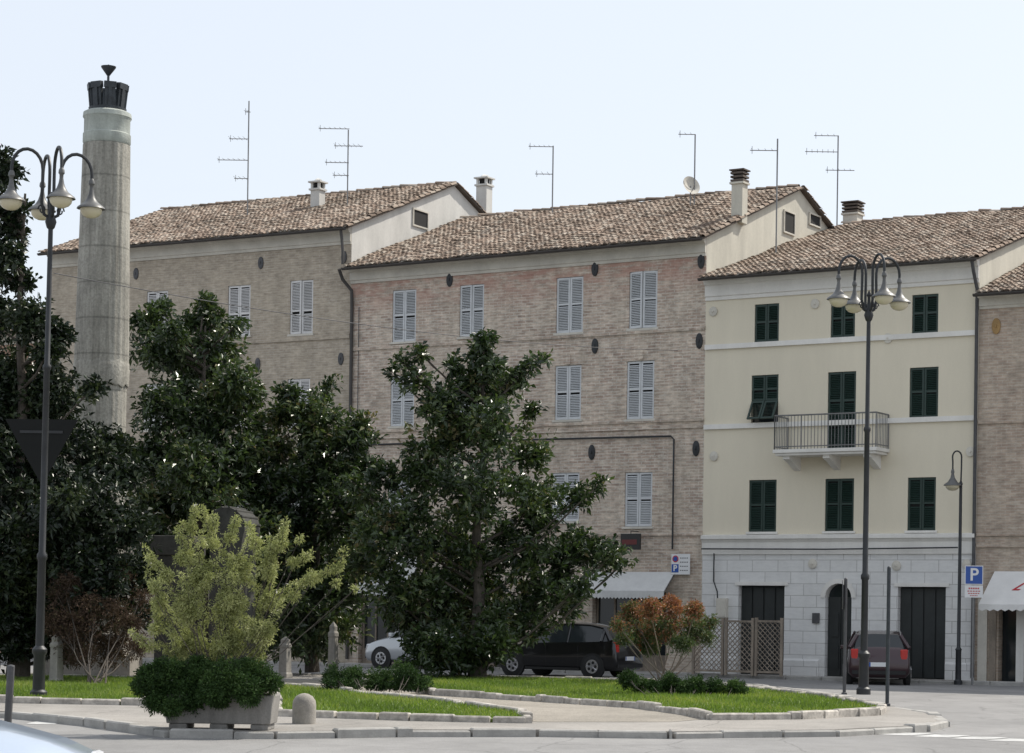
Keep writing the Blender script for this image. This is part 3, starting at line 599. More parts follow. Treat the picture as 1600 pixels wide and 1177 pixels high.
# ---------------------------------------------------------------- vegetation
def unit(a): return a/np.maximum(np.linalg.norm(a,axis=1,keepdims=True),1e-9)
def foliage(name,cl,ntips,per,ls,lw,mat,parent,up=.5,seed=1,shell=.45,droop=.15,zred=0):
    r=np.random.default_rng(seed); C=np.array([c[:3] for c in cl]); Rr=np.array([c[3:6] for c in cl])
    wt=Rr[:,0]**2; wt/=wt.sum(); k=r.choice(len(cl),ntips,p=wt)
    d=unit(r.normal(size=(ntips,3))); rad=r.random(ntips)**shell*(1+.12*r.normal(size=ntips)); tip=C[k]+d*rad[:,None]*Rr[k]
    keep=tip[:,2]+parent.location.z>.2; tip=tip[keep]; k=k[keep]; d=d[keep]; ntips=len(tip)
    ax=unit(d*.7+np.array([0,0,up])+.4*r.normal(size=(ntips,3)))
    zn=(C[:,2]-C[:,2].min())/(np.ptp(C[:,2])+1e-6)
    n=ntips*per; shade=np.repeat((r.normal(0,.17,len(cl))+.42+zred*(zn-.5))[k]+.1*r.normal(size=ntips),per); tip=np.repeat(tip,per,0); ax=np.repeat(ax,per,0)
    q=unit(np.cross(ax,r.normal(size=(n,3)))); th=r.uniform(.4,1.5,n)[:,None]; dr=unit(ax*np.cos(th)+q*np.sin(th))
    sd=unit(np.cross(dr,ax+.5*r.normal(size=(n,3)))); nm=np.cross(sd,dr); l=(ls*r.uniform(.65,1.2,n))[:,None]; w=l*lw/ls
    b=tip+dr*.02+r.normal(size=(n,3))*ls*.25; mid=b+dr*l*.5; tp=b+dr*l-np.array([0,0,1])*l*droop
    V=np.stack([b,mid+sd*w*.5+nm*w*.2,tp,mid-sd*w*.5+nm*w*.2],1).reshape(-1,3)
    i=np.arange(n)*4; Fc=np.concatenate([np.stack([i,i+1,i+2],1),np.stack([i,i+2,i+3],1)])
    rn=np.repeat(np.clip(shade+r.normal(0,.16,n),0,1),4)
    return rndmesh(name,V,Fc,rn,mat,parent)
def circ(lst,Y,base,yr=1.35,seed=0,jit=.5):
    r=random.Random(seed); s=F/Y; out=[]
    for (x,y,rad) in lst:
        rr=rad/s; p=Wp(x,y,Y+r.uniform(-jit,jit)*(1+rr)); out.append((p.x-base.x,p.y-base.y,p.z-base.z,rr,rr*yr,rr*.95))
    return out
def tree(name,label,cat,lst,Y,px,mats,ntips,per,ls,lw,tr=.16,seed=0,trunkname='trunk',base=None,yr=1.35,jit=.6,shell=.6,group=None,up=.5,limbr=.035,sub=.34,dens=1.5,zred=0,bark=None,fill=.92,sprays=0,lat=0):
    u,v=UV(px,900); b=base or Vector((u/F*Y,Y,.12)); o=root(name,label,cat,b,0,group); cl=circ(lst,Y,b,yr,seed,jit)
    r=random.Random(seed); zt=max(c[2] for c in cl); m=MB()
    if tr:
        pts=[(r.uniform(-.08,.08)*(i>0),r.uniform(-.08,.08)*(i>0),zt*.93*i/7) for i in range(8)]
        m.tube(pts,[tr*(1.35 if i==0 else 1)*(1-i/7.5)+.012 for i in range(8)],10)
    cl2=[]
    for c in cl:
        tgt=Vector(c[:3]); z0=max(.25,min(zt*.85,tgt.z-math.hypot(tgt.x,tgt.y)*.75)) if tr else 0.0
        s=Vector((0,0,z0)) if tr else Vector((r.uniform(-.25,.25),r.uniform(-.15,.15),0)); mid=s.lerp(tgt,.5)+Vector((r.uniform(-.1,.1),r.uniform(-.1,.1),-.15*(tgt-s).length*.5))
        m.tube([s,s.lerp(mid,.6),mid,mid.lerp(tgt,.6),tgt],[limbr*1.2,limbr,limbr*.8,limbr*.6,limbr*.3],6)
        if tr:
            for q in (.55,.75,.9):
                P=mid.lerp(tgt,q) if q>.6 else s.lerp(mid,.8); cl2.append((P.x,P.y,P.z,.2,.2,.16))
        k=max(1,int((c[3]/sub)**2*dens))
        if fill: cl2.append((c[0],c[1],c[2],c[3]*fill,c[4]*fill,c[5]*fill))
        for j in range(k):
            dv=Vector((r.gauss(0,1),r.gauss(0,1),r.gauss(0,1))).normalized()*(r.random()**.4 if k>1 else 0)
            sr_=min(sub,c[3])*r.uniform(.65,1.1); e=Vector((tgt.x+dv.x*max(0,c[3]-sr_*.6),tgt.y+dv.y*max(0,c[4]-sr_*.6),tgt.z+dv.z*max(0,c[5]-sr_*.6)))
            cl2.append((e.x,e.y,e.z,sr_,sr_,sr_*.75))
            if j<10: st=mid.lerp(tgt,r.uniform(.2,1)); m.tube([st,st.lerp(e,.5)+Vector((0,0,-.04)),e],[limbr*.45,limbr*.3,.006],5)
        for j in range(int(sprays*c[3]*10)):
            dr=(Vector((r.gauss(0,.6+lat),r.gauss(0,.5),.9-lat*.6))+tgt*(.5+lat*.2)).normalized(); L=r.uniform(.18,.42)+c[3]*.8; e=tgt+dr*L; m.tube([tgt,tgt.lerp(e,.5)+Vector((0,0,.02)),e],[.006,.004,.002],4)
            for q in range(6): P=tgt.lerp(e,.35+.65*q/5); cl2.append((P.x,P.y,P.z,.045,.045,.045))
    m.make(trunkname,bark or mBark,o); foliage('crown' if cat=='tree' else 'foliage',cl2,ntips,per,ls,lw,mats,o,up,seed+1,shell,zred=zred); return o
mag=[(756,530,13),(752,550,22),(765,575,28),(730,590,36),(705,570,15),(655,550,15),(625,562,14),(612,580,11),(650,595,24),(690,625,46),(790,600,32),(832,568,13),(850,560,8),(812,590,20),(745,630,40),(770,665,58),(700,690,60),(836,640,15),(825,700,42),(655,740,56),(600,745,32),(745,760,80),(840,780,58),(905,775,26),(938,755,14),(620,830,68),(565,770,24),(548,750,12),(560,880,34),(720,860,94),(830,870,80),(915,860,48),(955,868,24),(982,872,10),(640,925,74),(740,950,94),(850,935,64),(910,915,34),(690,1005,60),(765,995,56),(640,965,44),(665,1015,34),(700,1035,26),(735,1025,28),(820,985,36)]
tree('magnolia_tree','tall glossy dark green magnolia tree standing on the lawn','tree',mag,54,748,mMag,6200,7,.19,.082,.17,3,sub=.38,dens=1.4,fill=.95)
t2=[(320,470,14),(330,498,26),(300,500,16),(250,480,16),(235,505,26),(215,500,12),(270,520,26),(370,508,15),(350,540,38),(240,550,42),(305,560,60),(370,600,42),(398,622,17),(270,640,66),(350,650,64),(240,720,62),(320,740,80),(390,700,36),(230,800,58),(300,800,62),(400,760,56),(250,860,52),(330,860,62),(400,850,62),(420,930,54)]
tree('magnolia_tree','dark green magnolia tree with upright branches beside monument','tree',t2,57,315,mMag,6000,7,.19,.082,.15,5,dens=1.4,sub=.38,fill=.95)
t3=[(518,600,15),(500,625,22),(450,615,20),(440,645,32),(490,660,48),(562,662,23),(580,685,16),(545,690,30),(430,700,48),(500,730,68),(560,730,32),(450,800,82),(540,800,60),(480,880,94),(560,865,50),(420,900,76),(480,960,88),(530,940,46),(490,1000,40),(420,985,54)]
tree('magnolia_tree','shorter dark magnolia tree with spreading crown','tree',t3,58,490,mMag,5800,7,.19,.082,.14,8,dens=1.4,sub=.38,fill=.95)
t1=[(5,245,16),(20,262,12),(-10,270,28),(-30,310,48),(12,325,24),(20,360,20),(18,395,26),(-25,400,58),(32,440,24),(-20,480,62),(45,500,40),(92,520,22),(75,550,30),(0,600,82),(85,610,54),(150,600,18),(60,700,92),(150,700,58),(205,740,36),(30,800,112),(130,800,88),(205,830,44),(60,900,92),(150,900,68),(205,900,38),(-50,700,92),(-40,900,92),(20,980,74),(110,970,64),(200,960,34)]
tree('evergreen_tree','large dense dark evergreen tree beside lamp post','tree',t1,49,30,mDeep,11500,7,.17,.08,.2,11,shell=.6,sub=.45,dens=1.9)
tree('bare_shrub','rusty brown twiggy shrub on the lawn','shrub',[(100,920,30),(140,910,28),(185,905,26),(220,935,24),(95,970,36),(150,960,42),(200,970,34),(120,1010,40),(170,1010,40),(215,1010,26)],47.5,150,mRus,3600,6,.08,.022,0,13,base=G(150,1070,.15),limbr=.016,sub=.22,dens=1.5)
tree('photinia_shrub','rounded shrub with red brown young leaves on bare stems','shrub',[(985,960,22),(1015,952,22),(1050,949,22),(1085,957,20),(1110,974,16),(966,978,15),(1000,985,30),(1040,980,34),(1080,988,28),(1015,1008,20),(1062,1008,20),(975,998,15),(1106,998,12)],52,1040,mRedL,3300,7,.072,.03,0,15,base=Vector(((UV(1040,1060)[0])/F*52,52,.15)),limbr=.016,yr=1.1,sub=.2,dens=1.5,zred=.85,bark=M('pale_bark',(.20,.165,.135),.9,.2),fill=.9,sprays=.2)
pb=G(347,1139,.1); po=root('concrete_planter','rectangular concrete planter on feet in front of the lawn','planter',pb,math.radians(-3))
m=MB()
m.add([(-.70,-.30,.08),(.70,-.30,.08),(.70,.30,.08),(-.70,.30,.08),(-.74,-.33,.47),(.74,-.33,.47),(.74,.33,.47),(-.74,.33,.47)],[(0,3,2,1),(0,1,5,4),(1,2,6,5),(2,3,7,6),(3,0,4,7),(4,5,6,7)])
for sx in (-.55,0,.55): m.box(sx-.12,sx+.12,-.28,.28,0,.079)
m.make('planter_box',mPlanter,po,smooth=False,bevel=.015)
m=MB(); m.box(-.68,.68,-.28,.28,.471,.49); m.make('soil',mBark,po,smooth=False)
Yp=pb.y
def shrub(name,label,lst,Y,base,mat,ntips,per,ls,lw,seed,yr=1,limbr=.012,up=.5,jit=.2,shell=.5,cat='shrub',sub=.14,dens=1.6,fill=.92,sprays=0,lat=0):
    return tree(name,label,cat,lst,Y,0,mat,ntips,per,ls,lw,0,seed,base=base,limbr=limbr,yr=yr,jit=jit,shell=shell,up=up,trunkname='stems',sub=sub,dens=dens,fill=fill,sprays=sprays,lat=lat)
shrub('juniper_bush','dense dark green juniper spilling over the concrete planter',[(235,1060,24),(265,1052,26),(310,1052,28),(355,1056,30),(395,1058,32),(245,1086,28),(285,1084,30),(335,1078,28),(385,1078,26),(422,1068,18),(220,1072,15),(268,1106,15),(300,1098,17),(345,1094,13),(245,1100,14)],Yp-.28,Vector((pb.x,pb.y,.58)),mJun,13000,6,.05,.016,17,yr=1.1,sub=.12,sprays=.3)
yl=[(300,825,11),(285,820,6),(330,845,16),(290,868,16),(360,842,13),(400,850,13),(440,850,12),(468,842,6),(260,900,16),(310,900,26),(370,890,28),(420,890,20),(460,880,11),(490,905,12),(525,912,8),(555,920,5),(250,940,17),(300,950,32),(360,950,34),(420,940,24),(460,930,11),(245,985,14),(300,1000,32),(360,1005,34),(410,990,24),(340,1030,20),(235,1012,8),(400,1025,18),(280,1025,16)]
shrub('yellow_green_shrub','pale yellow green feathery shrub growing out of planter',yl,Yp+.25,Vector((pb.x,pb.y+.1,.55)),mYel,7200,6,.048,.015,19,limbr=.007,up=.4,shell=.8,sub=.09,dens=1.2,fill=.85,sprays=1.5,lat=.55)
shrub('juniper_bush','low spreading green juniper on the lawn edge',[(525,1060,20),(555,1056,16),(590,1066,26),(632,1058,22),(655,1073,20),(620,1080,20),(545,1076,22),(575,1085,14),(515,1070,12)],44,G(590,1094,.15),mJun,5600,6,.055,.02,23,sub=.16,sprays=.4)
shrub('juniper_bush','low patchy green juniper beside the red shrub',[(980,1062,16),(1000,1070,14),(1045,1074,20),(1080,1078,22),(1115,1078,20),(1150,1082,20),(1070,1088,14),(1165,1090,12),(1020,1072,12)],44.5,G(1080,1098,.15),mJun,5600,6,.055,.02,25,sub=.16,sprays=.4)
# ---------------------------------------------------------------- monument
Ym=53; cb=Wp(149,900,Ym); s=F/Ym
mo=root('memorial_column','tall pale stone memorial column with dark bronze crown','monument',(cb.x,cb.y,.12))
def zz(y): return Wp(160,y,Ym).z-.12
m=MB(); rt=36/s; rbm=42/s; z0,z1=zz(600),zz(178)
m.lathe([(rbm*.98,1.0),(rbm*.95,z0-.05),(rbm*1.01,z0+.5),(rt*1.02,z1-.75),(rt*.97,z1-.74)],(0,0,0),96,0,None,.03,24)
m.make('shaft',mColumn,mo,ang=60)
m=MB(); r_=np.random.default_rng(4); n=64; vs=[]; lv=[(z0-.06,1.0),(z0,1.02),(z0+.1,1.03),(z0+.2,1.035),(z0+.3,1.03),(z0+.4,1.03),(z0+.47,1.02),(z0+.52,1.0)]
for (z_,q) in lv:
    for j in range(n): a=2*math.pi*j/n; rr=rbm*q*(1+.007*r_.normal()); vs.append((rr*math.cos(a),rr*math.sin(a),z_+.02*r_.normal()))
m.add(vs,[(i*n+j,i*n+(j+1)%n,(i+1)*n+(j+1)%n,(i+1)*n+j) for i in range(len(lv)-1) for j in range(n)]); m.make('carved_band',mColumn,mo,ang=20)
m=MB(); m.lathe([(rt*.98,z1-.74),(rt*1.03,z1-.7),(rt*1.03,z1-.5),(rt*.99,z1-.48),(rt*.99,z1-.15),(rt*1.05,z1-.1),(rt*1.03,z1),(rt*.9,z1+.04)],(0,0,0),40); m.make('capital',M('weathered_capital_stone',(.36,.385,.355),.85,.25,3,15,streak=True,bmp=.4),mo)
m=MB(); zc0=z1+.04; hc=zz(133)-zc0
m.lathe([(rt*.80,0),(rt*.82,.08),(rt*.69,.1),(rt*.66,hc*.7),(rt*.52,hc*.72)],(0,0,zc0),24)
for k in range(8):
    a=2*math.pi*k/8+.3; T=Matrix.Translation((0,0,zc0+.1))@Matrix.Rotation(a,4,'Z')@Matrix.Rotation(.1,4,'Y')
    m.box(rt*.56,rt*.72,-.12,.12,0,hc-.1,0,T); m.box(rt*.56,rt*.78,-.14,.14,hc-.2,hc-.06,0,T); m.box(rt*.58,rt*.78,-.04,.04,0.02,hc-.2,0,T)
m.make('bronze_crown',mBronze,mo,smooth=False)
m=MB(); zb0=zc0+hc*.72; m.tube([(0,0,zb0),(0,0,zz(116))],.03,8); m.lathe([(.04,0),(.06,.03),(.17,.18),(.18,.21),(.15,.2),(.04,.19)],(0,0,zz(118)),18); m.lathe([(.13,.2),(.05,.24),(.01,.26)],(0,0,zz(118)),12); m.make('brazier',mBronze,mo)
m=MB(); m.box(-1.0,1.0,-.9,.9,0,.5); m.box(-.8,.8,-.75,.75,.501,1.0); m.make('pedestal',mMarb,mo,smooth=False,bevel=.03)
mo.rotation_euler=(0,.010,0)
p=Wp(305,900,51.5); ao=root('stone_memorial_block','low grey stone memorial wall and rounded drum, coloured dark for shade','monument',(p.x,p.y,.12),math.radians(-12))
zA_=Wp(305,838,51.5).z-.12; mPk=M('shaded_grey_stone',(.06,.058,.052),.95,.35,2,15,bmp=.4)  # stone colour darkened to carry the shade the wall stands in
m=MB(); m.box(-.85,.05,-.35,.35,0,zA_-.45); m.box(-.95,.1,-.42,.42,zA_-.449,zA_); m.make('stone_wall',mPk,ao,smooth=False,bevel=.02)
xx=(Wp(366,850,51.5).x-p.x); zt2=Wp(366,795,51.5).z-.12
m=MB(); n=18; rr=.46
prof=[(-rr*.8,0),(-rr*.8,zt2-.95)]+[(rr*-math.cos(math.pi*i/n-.35*(1-2*i/n)),zt2-rr+rr*math.sin(max(-.3,math.pi*i/n-.35*(1-2*i/n)))) for i in range(n+1)]+[(rr*.8,zt2-.95),(rr*.8,0)]
k=len(prof); m.add([(xx+a,-.5,b) for a,b in prof]+[(xx+a,.6,b) for a,b in prof],[tuple(range(k)),tuple(range(k,2*k))[::-1]]+[(i,(i+1)%k,k+(i+1)%k,k+i) for i in range(k)])
for i in range(8):
    a=math.pi*(i+.5)/8; m.tube([(xx-rr*math.cos(a),-.52,zt2-rr+rr*math.sin(a)),(xx-rr*math.cos(a),.62,zt2-rr+rr*math.sin(a))],.03,6)
m.make('stone_drum',M('shaded_drum_stone',(.05,.05,.045),.95,.35,3,15,bmp=.4),ao)  # drum stone colour darkened, with the shade painted in
# ---------------------------------------------------------------- lamps
def lamp_parts(o,Hh,arms,theta):
    m=MB(); m.lathe([(.15,0),(.15,.12),(.11,.16),(.10,.75),(.13,.8),(.13,.86),(.075,.92),(.07,2.4),(.09,2.43),(.09,2.5),(.06,2.55),(.055,Hh*.6),(.075,Hh*.6+.03),(.075,Hh*.6+.08),(.048,Hh*.6+.12),(.042,Hh-1.35),(.07,Hh-1.32),(.10,Hh-1.22),(.07,Hh-1.12),(.04,Hh-1.05),(.03,Hh-.85),(.05,Hh-.8),(.01,Hh-.7)],(0,0,0),16); m.make('pole',mIron,o)
    for k in range(arms):
        a=theta+2*math.pi*k/arms; c,s_=math.cos(a),math.sin(a)
        rp=.70; pr=[(.03,Hh-1.15),(.12,Hh-1.1),(.17,Hh-.9),(.16,Hh-.5)]
        cen=(.16+rp)/2; rad=(rp-.16)/2
        pr+=[(cen-rad*math.cos(t),Hh-.34+.34*math.sin(t)) for t in [math.pi*i/10 for i in range(11)]]
        pr+=[(rp,Hh-.50)]
        m=MB(); m.tube([(r_*c,r_*s_,z_) for r_,z_ in pr],.030,7)
        sc=[(.06+.07*math.cos(t)*(1-t/12),Hh-1.02+.0+.09*math.sin(t)*(1-t/12)) for t in [i*.6 for i in range(12)]]
        m.tube([(r_*c+.1*c,r_*s_+.1*s_,z_) for r_,z_ in sc],.014,5); ar=m.make('lamp_arm',mIron,o)
        m=MB(); m.lathe([(.03,.02),(.05,-.02),(.055,-.07),(.034,-.10),(.034,-.16),(.048,-.24),(.075,-.32),(.12,-.39),(.185,-.44),(.235,-.475),(.25,-.505),(.21,-.505),(.17,-.47),(.02,-.3)],(rp*c,rp*s_,Hh-.42),20); m.make('lamp_shade',mShade,ar)
        m=MB(); m.lathe([(.19,-.49),(.195,-.52),(.18,-.58),(.135,-.63),(.07,-.66),(.005,-.67)],(rp*c,rp*s_,Hh-.42),18); m.make('lamp_globe',mBulb,ar)
b=G(60,1092,.12); Y=b.y; top=Wp(78,237,Y)
lo=root('street_lamp','tall dark iron street lamp with four curved arms and bell shades','street lamp',b,0,'four armed street lamps'); lamp_parts(lo,top.z-.12,4,math.radians(25)); lo.rotation_euler=(0,.012,0)
Y=47; b=Wp(1349,1095,Y); b.z=.12; top=Wp(1359,402,Y)
lo2=root('street_lamp','dark iron street lamp with four bell shades before cream house','street lamp',b,0,'four armed street lamps'); lamp_parts(lo2,top.z-.12,4,math.radians(17))
Y=59.3; b=Wp(1497,1066,Y); b.z=0.0; Hh=Wp(1500,705,Y).z
so=root('street_lamp','slim single arm street lamp with hanging bell shade','street lamp',b)
m=MB(); m.lathe([(.11,0),(.11,.1),(.08,.14),(.075,.9),(.09,.93),(.05,1.0),(.04,Hh-.9),(.055,Hh-.88),(.03,Hh-.8)],(0,0,0),14); m.make('pole',mIron,so)
m=MB(); pr=[(0,Hh-.85),(.01,Hh-.4)]+[(-.11+.12*math.cos(t),Hh-.16+.16*math.sin(t)) for t in [math.pi*i/8 for i in range(9)]]+[(-.22,Hh-.3),(-.22,Hh-.5)]
m.tube([(x,0,z) for x,z in pr],.022,7); ar=m.make('lamp_arm',mIron,so)
m=MB(); m.lathe([(.03,0),(.05,-.08),(.035,-.12),(.06,-.23),(.13,-.34),(.22,-.40),(.24,-.44),(.19,-.44),(.02,-.3)],(-.22,0,Hh-.48),20); m.make('lamp_shade',mShade,ar)
m=MB(); m.lathe([(.185,-.43),(.18,-.49),(.1,-.56),(.005,-.58)],(-.22,0,Hh-.48),16); m.make('lamp_globe',mBulb,ar)
o=root('overhead_cable','thin sagging cable spanning from lamp post to brick house','cable',Wp(84,427,42)); bl=Vector(o.location)
e=fB.world(*[fB.loc(1060,548)[0],-.05,fB.loc(1060,548)[1]]); m=MB(); pts=[]
for i in range(21):
    t=i/20; p=bl.lerp(e,t); p.z-=.9*4*t*(1-t)*.35; pts.append(p-bl)
m.tube(pts,.009,5); m.make('cable',mIronL,o)
p=Wp(62,655,41.5); o=root('yield_sign','large dark triangular give way sign seen from behind','traffic sign',(p.x,G(60,1092).y-.12,0))
zt_=p.z; w=.66; m=MB(); 
tri=[(-w,zt_),(w,zt_),(0.02,zt_-1.2)]
m.add([(x,-.015,z) for x,z in tri]+[(x,.015,z) for x,z in tri],[(0,1,2),(5,4,3),(0,1,4,3),(1,2,5,4),(2,0,3,5)]); m.make('sign_plate',M('dark_sign_back',(.006,.007,.007),.95,.15),o,smooth=False,bevel=.01)
m=MB(); m.box(-.4,.4,-.03,-.016,zt_-.25,zt_-.2); m.make('bracket',mIron,o,smooth=False)
def post(px,yb,yt,Y,label,kind):
    b=Wp(px,yb,Y); b.z=.1 if Y<50 else 0; t=Wp(px,yt,Y).z-b.z; o=root(kind,label,'sign post',b); m=MB()
    m.lathe([(.06,0),(.06,.05),(.035,.06),(.035,t-.02),(.02,t)],(0,0,0),10); m.make('pole',mIronL if kind!='sign_post' else mBronze,o); return o,t
o,t=post(1319,1092,903,47,'dark post with round sign turned edge on','round_traffic_sign')
m=MB(); T=Matrix.Translation((-.06,0,t-.35))@Matrix.Rotation(math.radians(82),4,'Z')@Matrix.Rotation(math.radians(90),4,'X'); m.lathe([(.3,-.01),(.31,0),(.3,.01)],(0,0,0),28,0,T); m.make('sign_disc',mIronL,o)
o,t=post(1386,1112,885,41.3,'plain rusty dark steel post on the kerb','sign_post')
Y=59; b=Wp(1519,1064,Y); b.z=0; o=root('parking_sign','blue parking sign with white letter on grey post','traffic sign',b)
zt_=Wp(1519,884,Y).z; m=MB(); m.tube([(0,0,0),(0,0,zt_)],.03,8); m.make('pole',mGalv,o)
m=MB(); m.box(-.24,.24,-.05,-.035,zt_-.50,zt_); m.box(-.22,.22,-.053,-.0505,zt_-.48,zt_-.02,1); sp=m.make('sign_plate',[mSignW,mSignB],o,smooth=False)
textmesh('P',.46,sp,(0,-.058,zt_-.25),(math.pi/2,0,0),mSignW,'sign_letter')
m=MB(); m.box(-.24,.24,-.05,-.035,zt_-.84,zt_-.52); lp=m.make('lower_plate',mSignW,o,smooth=False)
m=MB()
for i,(w,zo,h_) in enumerate(((.14,.58,.04),(.17,.66,.025),(.15,.72,.025),(.10,.78,.02))): 
    for k in range(5): m.box(-w+k*w*.42,-w+k*w*.42+w*.3,-.054,-.051,zt_-zo-h_,zt_-zo)
m.make('sign_small_print',mSignR,lp,smooth=False)
r=fB.rect(1052,1081,866,898); o=root('wall_sign','small white no parking and parking notice on brick wall','traffic sign',fB.world((r[0]+r[1])/2,-.12,r[2]),-AL)
w=(r[1]-r[0])/2; h_=r[3]-r[2]; m=MB(); m.box(-w,w,-.01,.01,0,h_); m.box(-.03,.03,.011,.11,h_*.3,h_*.7); pl=m.make('sign_plate',mSignW,o,smooth=False)
m=MB(); T=Matrix.Translation((-w*.55,-.012,h_*.76))@Matrix.Rotation(math.pi/2,4,'X'); m.lathe([(.1,0),(.1,.004)],(0,0,0),18,0,T); m.lathe([(.07,.0045),(.07,.006)],(0,0,0),18,1,T); m.box(-w*.95,-w*.2,-.014,-.011,h_*.1,h_*.5,1); m.make('sign_symbol',[mSignR,mSignB],pl,smooth=False)
textmesh('P',.24,pl,(-w*.57,-.017,h_*.3),(math.pi/2,0,0),mSignW,'sign_letter')
m=MB()
for i in range(4):
    for k in range(4): m.box(-w*.05+k*.07,-w*.05+k*.07+.045,-.014,-.011,h_*(.18+i*.2),h_*(.18+i*.2)+.025)
m.make('sign_small_print',mIronL,pl,smooth=False)
r=fB.rect(982,1012,835,860); o=root('shop_sign','small dark projecting shop sign on brick wall','sign',fB.world((r[0]+r[1])/2,-.45,r[2]),-AL)
w=(r[1]-r[0])/2; m=MB(); m.box(-w,w,-.04,.04,0,r[3]-r[2]); m.box(-w+.04,w-.1,-.045,-.041,.15,.3,1); m.make('sign_plate',[mBlack,M('deep_red_sign',(.12,.02,.02),.5,.2)],o,smooth=False,bevel=.02)
m=MB(); m.tube([(0,0,r[3]-r[2]),(0,0,r[3]-r[2]+.08),(0,.45,r[3]-r[2]+.08)],.015,6); m.make('bracket',mIron,o)
b=G(475,1131,.1); o=root('stone_bollard','short pale concrete bollard with rounded top','bollard',b); m=MB(); m.lathe([(.17,0),(.17,.26),(.16,.33),(.12,.39),(.06,.425),(.01,.435)],(0,0,0),24); m.make('bollard_body',mBoll,o,ang=60)
for (px,yb,yt,Y,wd) in ((445,1066,995,54,.13),(520,1050,972,54.5,.11),(88,1052,990,46.8,.12)):
    b=Wp(px,yb,Y); b.z=.1; h_=Wp(px,yt,Y).z-.1; o=root('stone_post','old square tapering stone post with pointed top','stone post',b,.3,'stone posts around the memorial')
    m=MB(); m.lathe([(wd*1.5,0),(wd*1.45,.1),(wd*1.25,.12),(wd*1.1,h_*.72),(wd*1.25,h_*.74),(wd*1.25,h_*.8),(wd*.9,h_*.84),(wd*.95,h_*.92),(.02,h_)],(0,0,0),4); m.make('post_body',mMarb,o,smooth=False,bevel=.01)
a=G(12,1135,0); t=Wp(14,1042,a.y); o=root('leaning_post','short grey steel post at the road edge','post',a); m=MB(); m.tube([(0,0,0),(t.x-a.x+.03,0,t.z)],.055,10); m.lathe([(.056,0),(.05,.02),(.01,.03)],(t.x-a.x+.03,0,t.z),10); m.make('pole',mIronL,o)
def lattice(px0,px1,yt,yoff,label):
    x0,_=FM.loc(px0,1000,-yoff); x1,_=FM.loc(px1,1000,-yoff); zt_=FM.loc(px0,yt,-yoff)[1]
    o=root('lattice_fence',label,'fence',FM.world(x0,-yoff,.08),-AL,'wooden trellis panels'); L=x1-x0; h_=zt_-.08
    m=MB(); 
    for x in (0,L-.07): m.box(x,x+.07,-.035,.035,0,h_+.05)
    m.box(.07,L-.07,-.03,.03,h_-.08,h_-.02); m.box(.07,L-.07,-.03,.03,.08,.14); m.make('fence_frame',mWood,o,smooth=False)
    m=MB(); st=.15; zb0,zb1=.14,h_-.08; hh=zb1-zb0
    for sg in (1,-1):
        k=-hh
        while k<L:
            a_,b_=k,k+hh; za,zb2=zb0,zb1
            if a_<.07: za=zb0+(.07-a_); a_=.07
            if b_>L-.07: zb2=zb1-(b_-(L-.07)); b_=L-.07
            if b_>a_:
                if sg<0: za,zb2=zb0+zb1-za,zb0+zb1-zb2
                m.tube([(a_,.008*sg,za),(b_,.008*sg,zb2)],.014,4)
            k+=st
    m.make('lattice_panel',mWood,o,smooth=False)
lattice(1082,1131,968,1.5,'brown wooden trellis fence panel on the pavement'); lattice(1133,1178,968,1.5,'brown wooden trellis fence panel on the pavement'); lattice(1180,1223,968,1.5,'brown wooden trellis fence panel on the pavement')
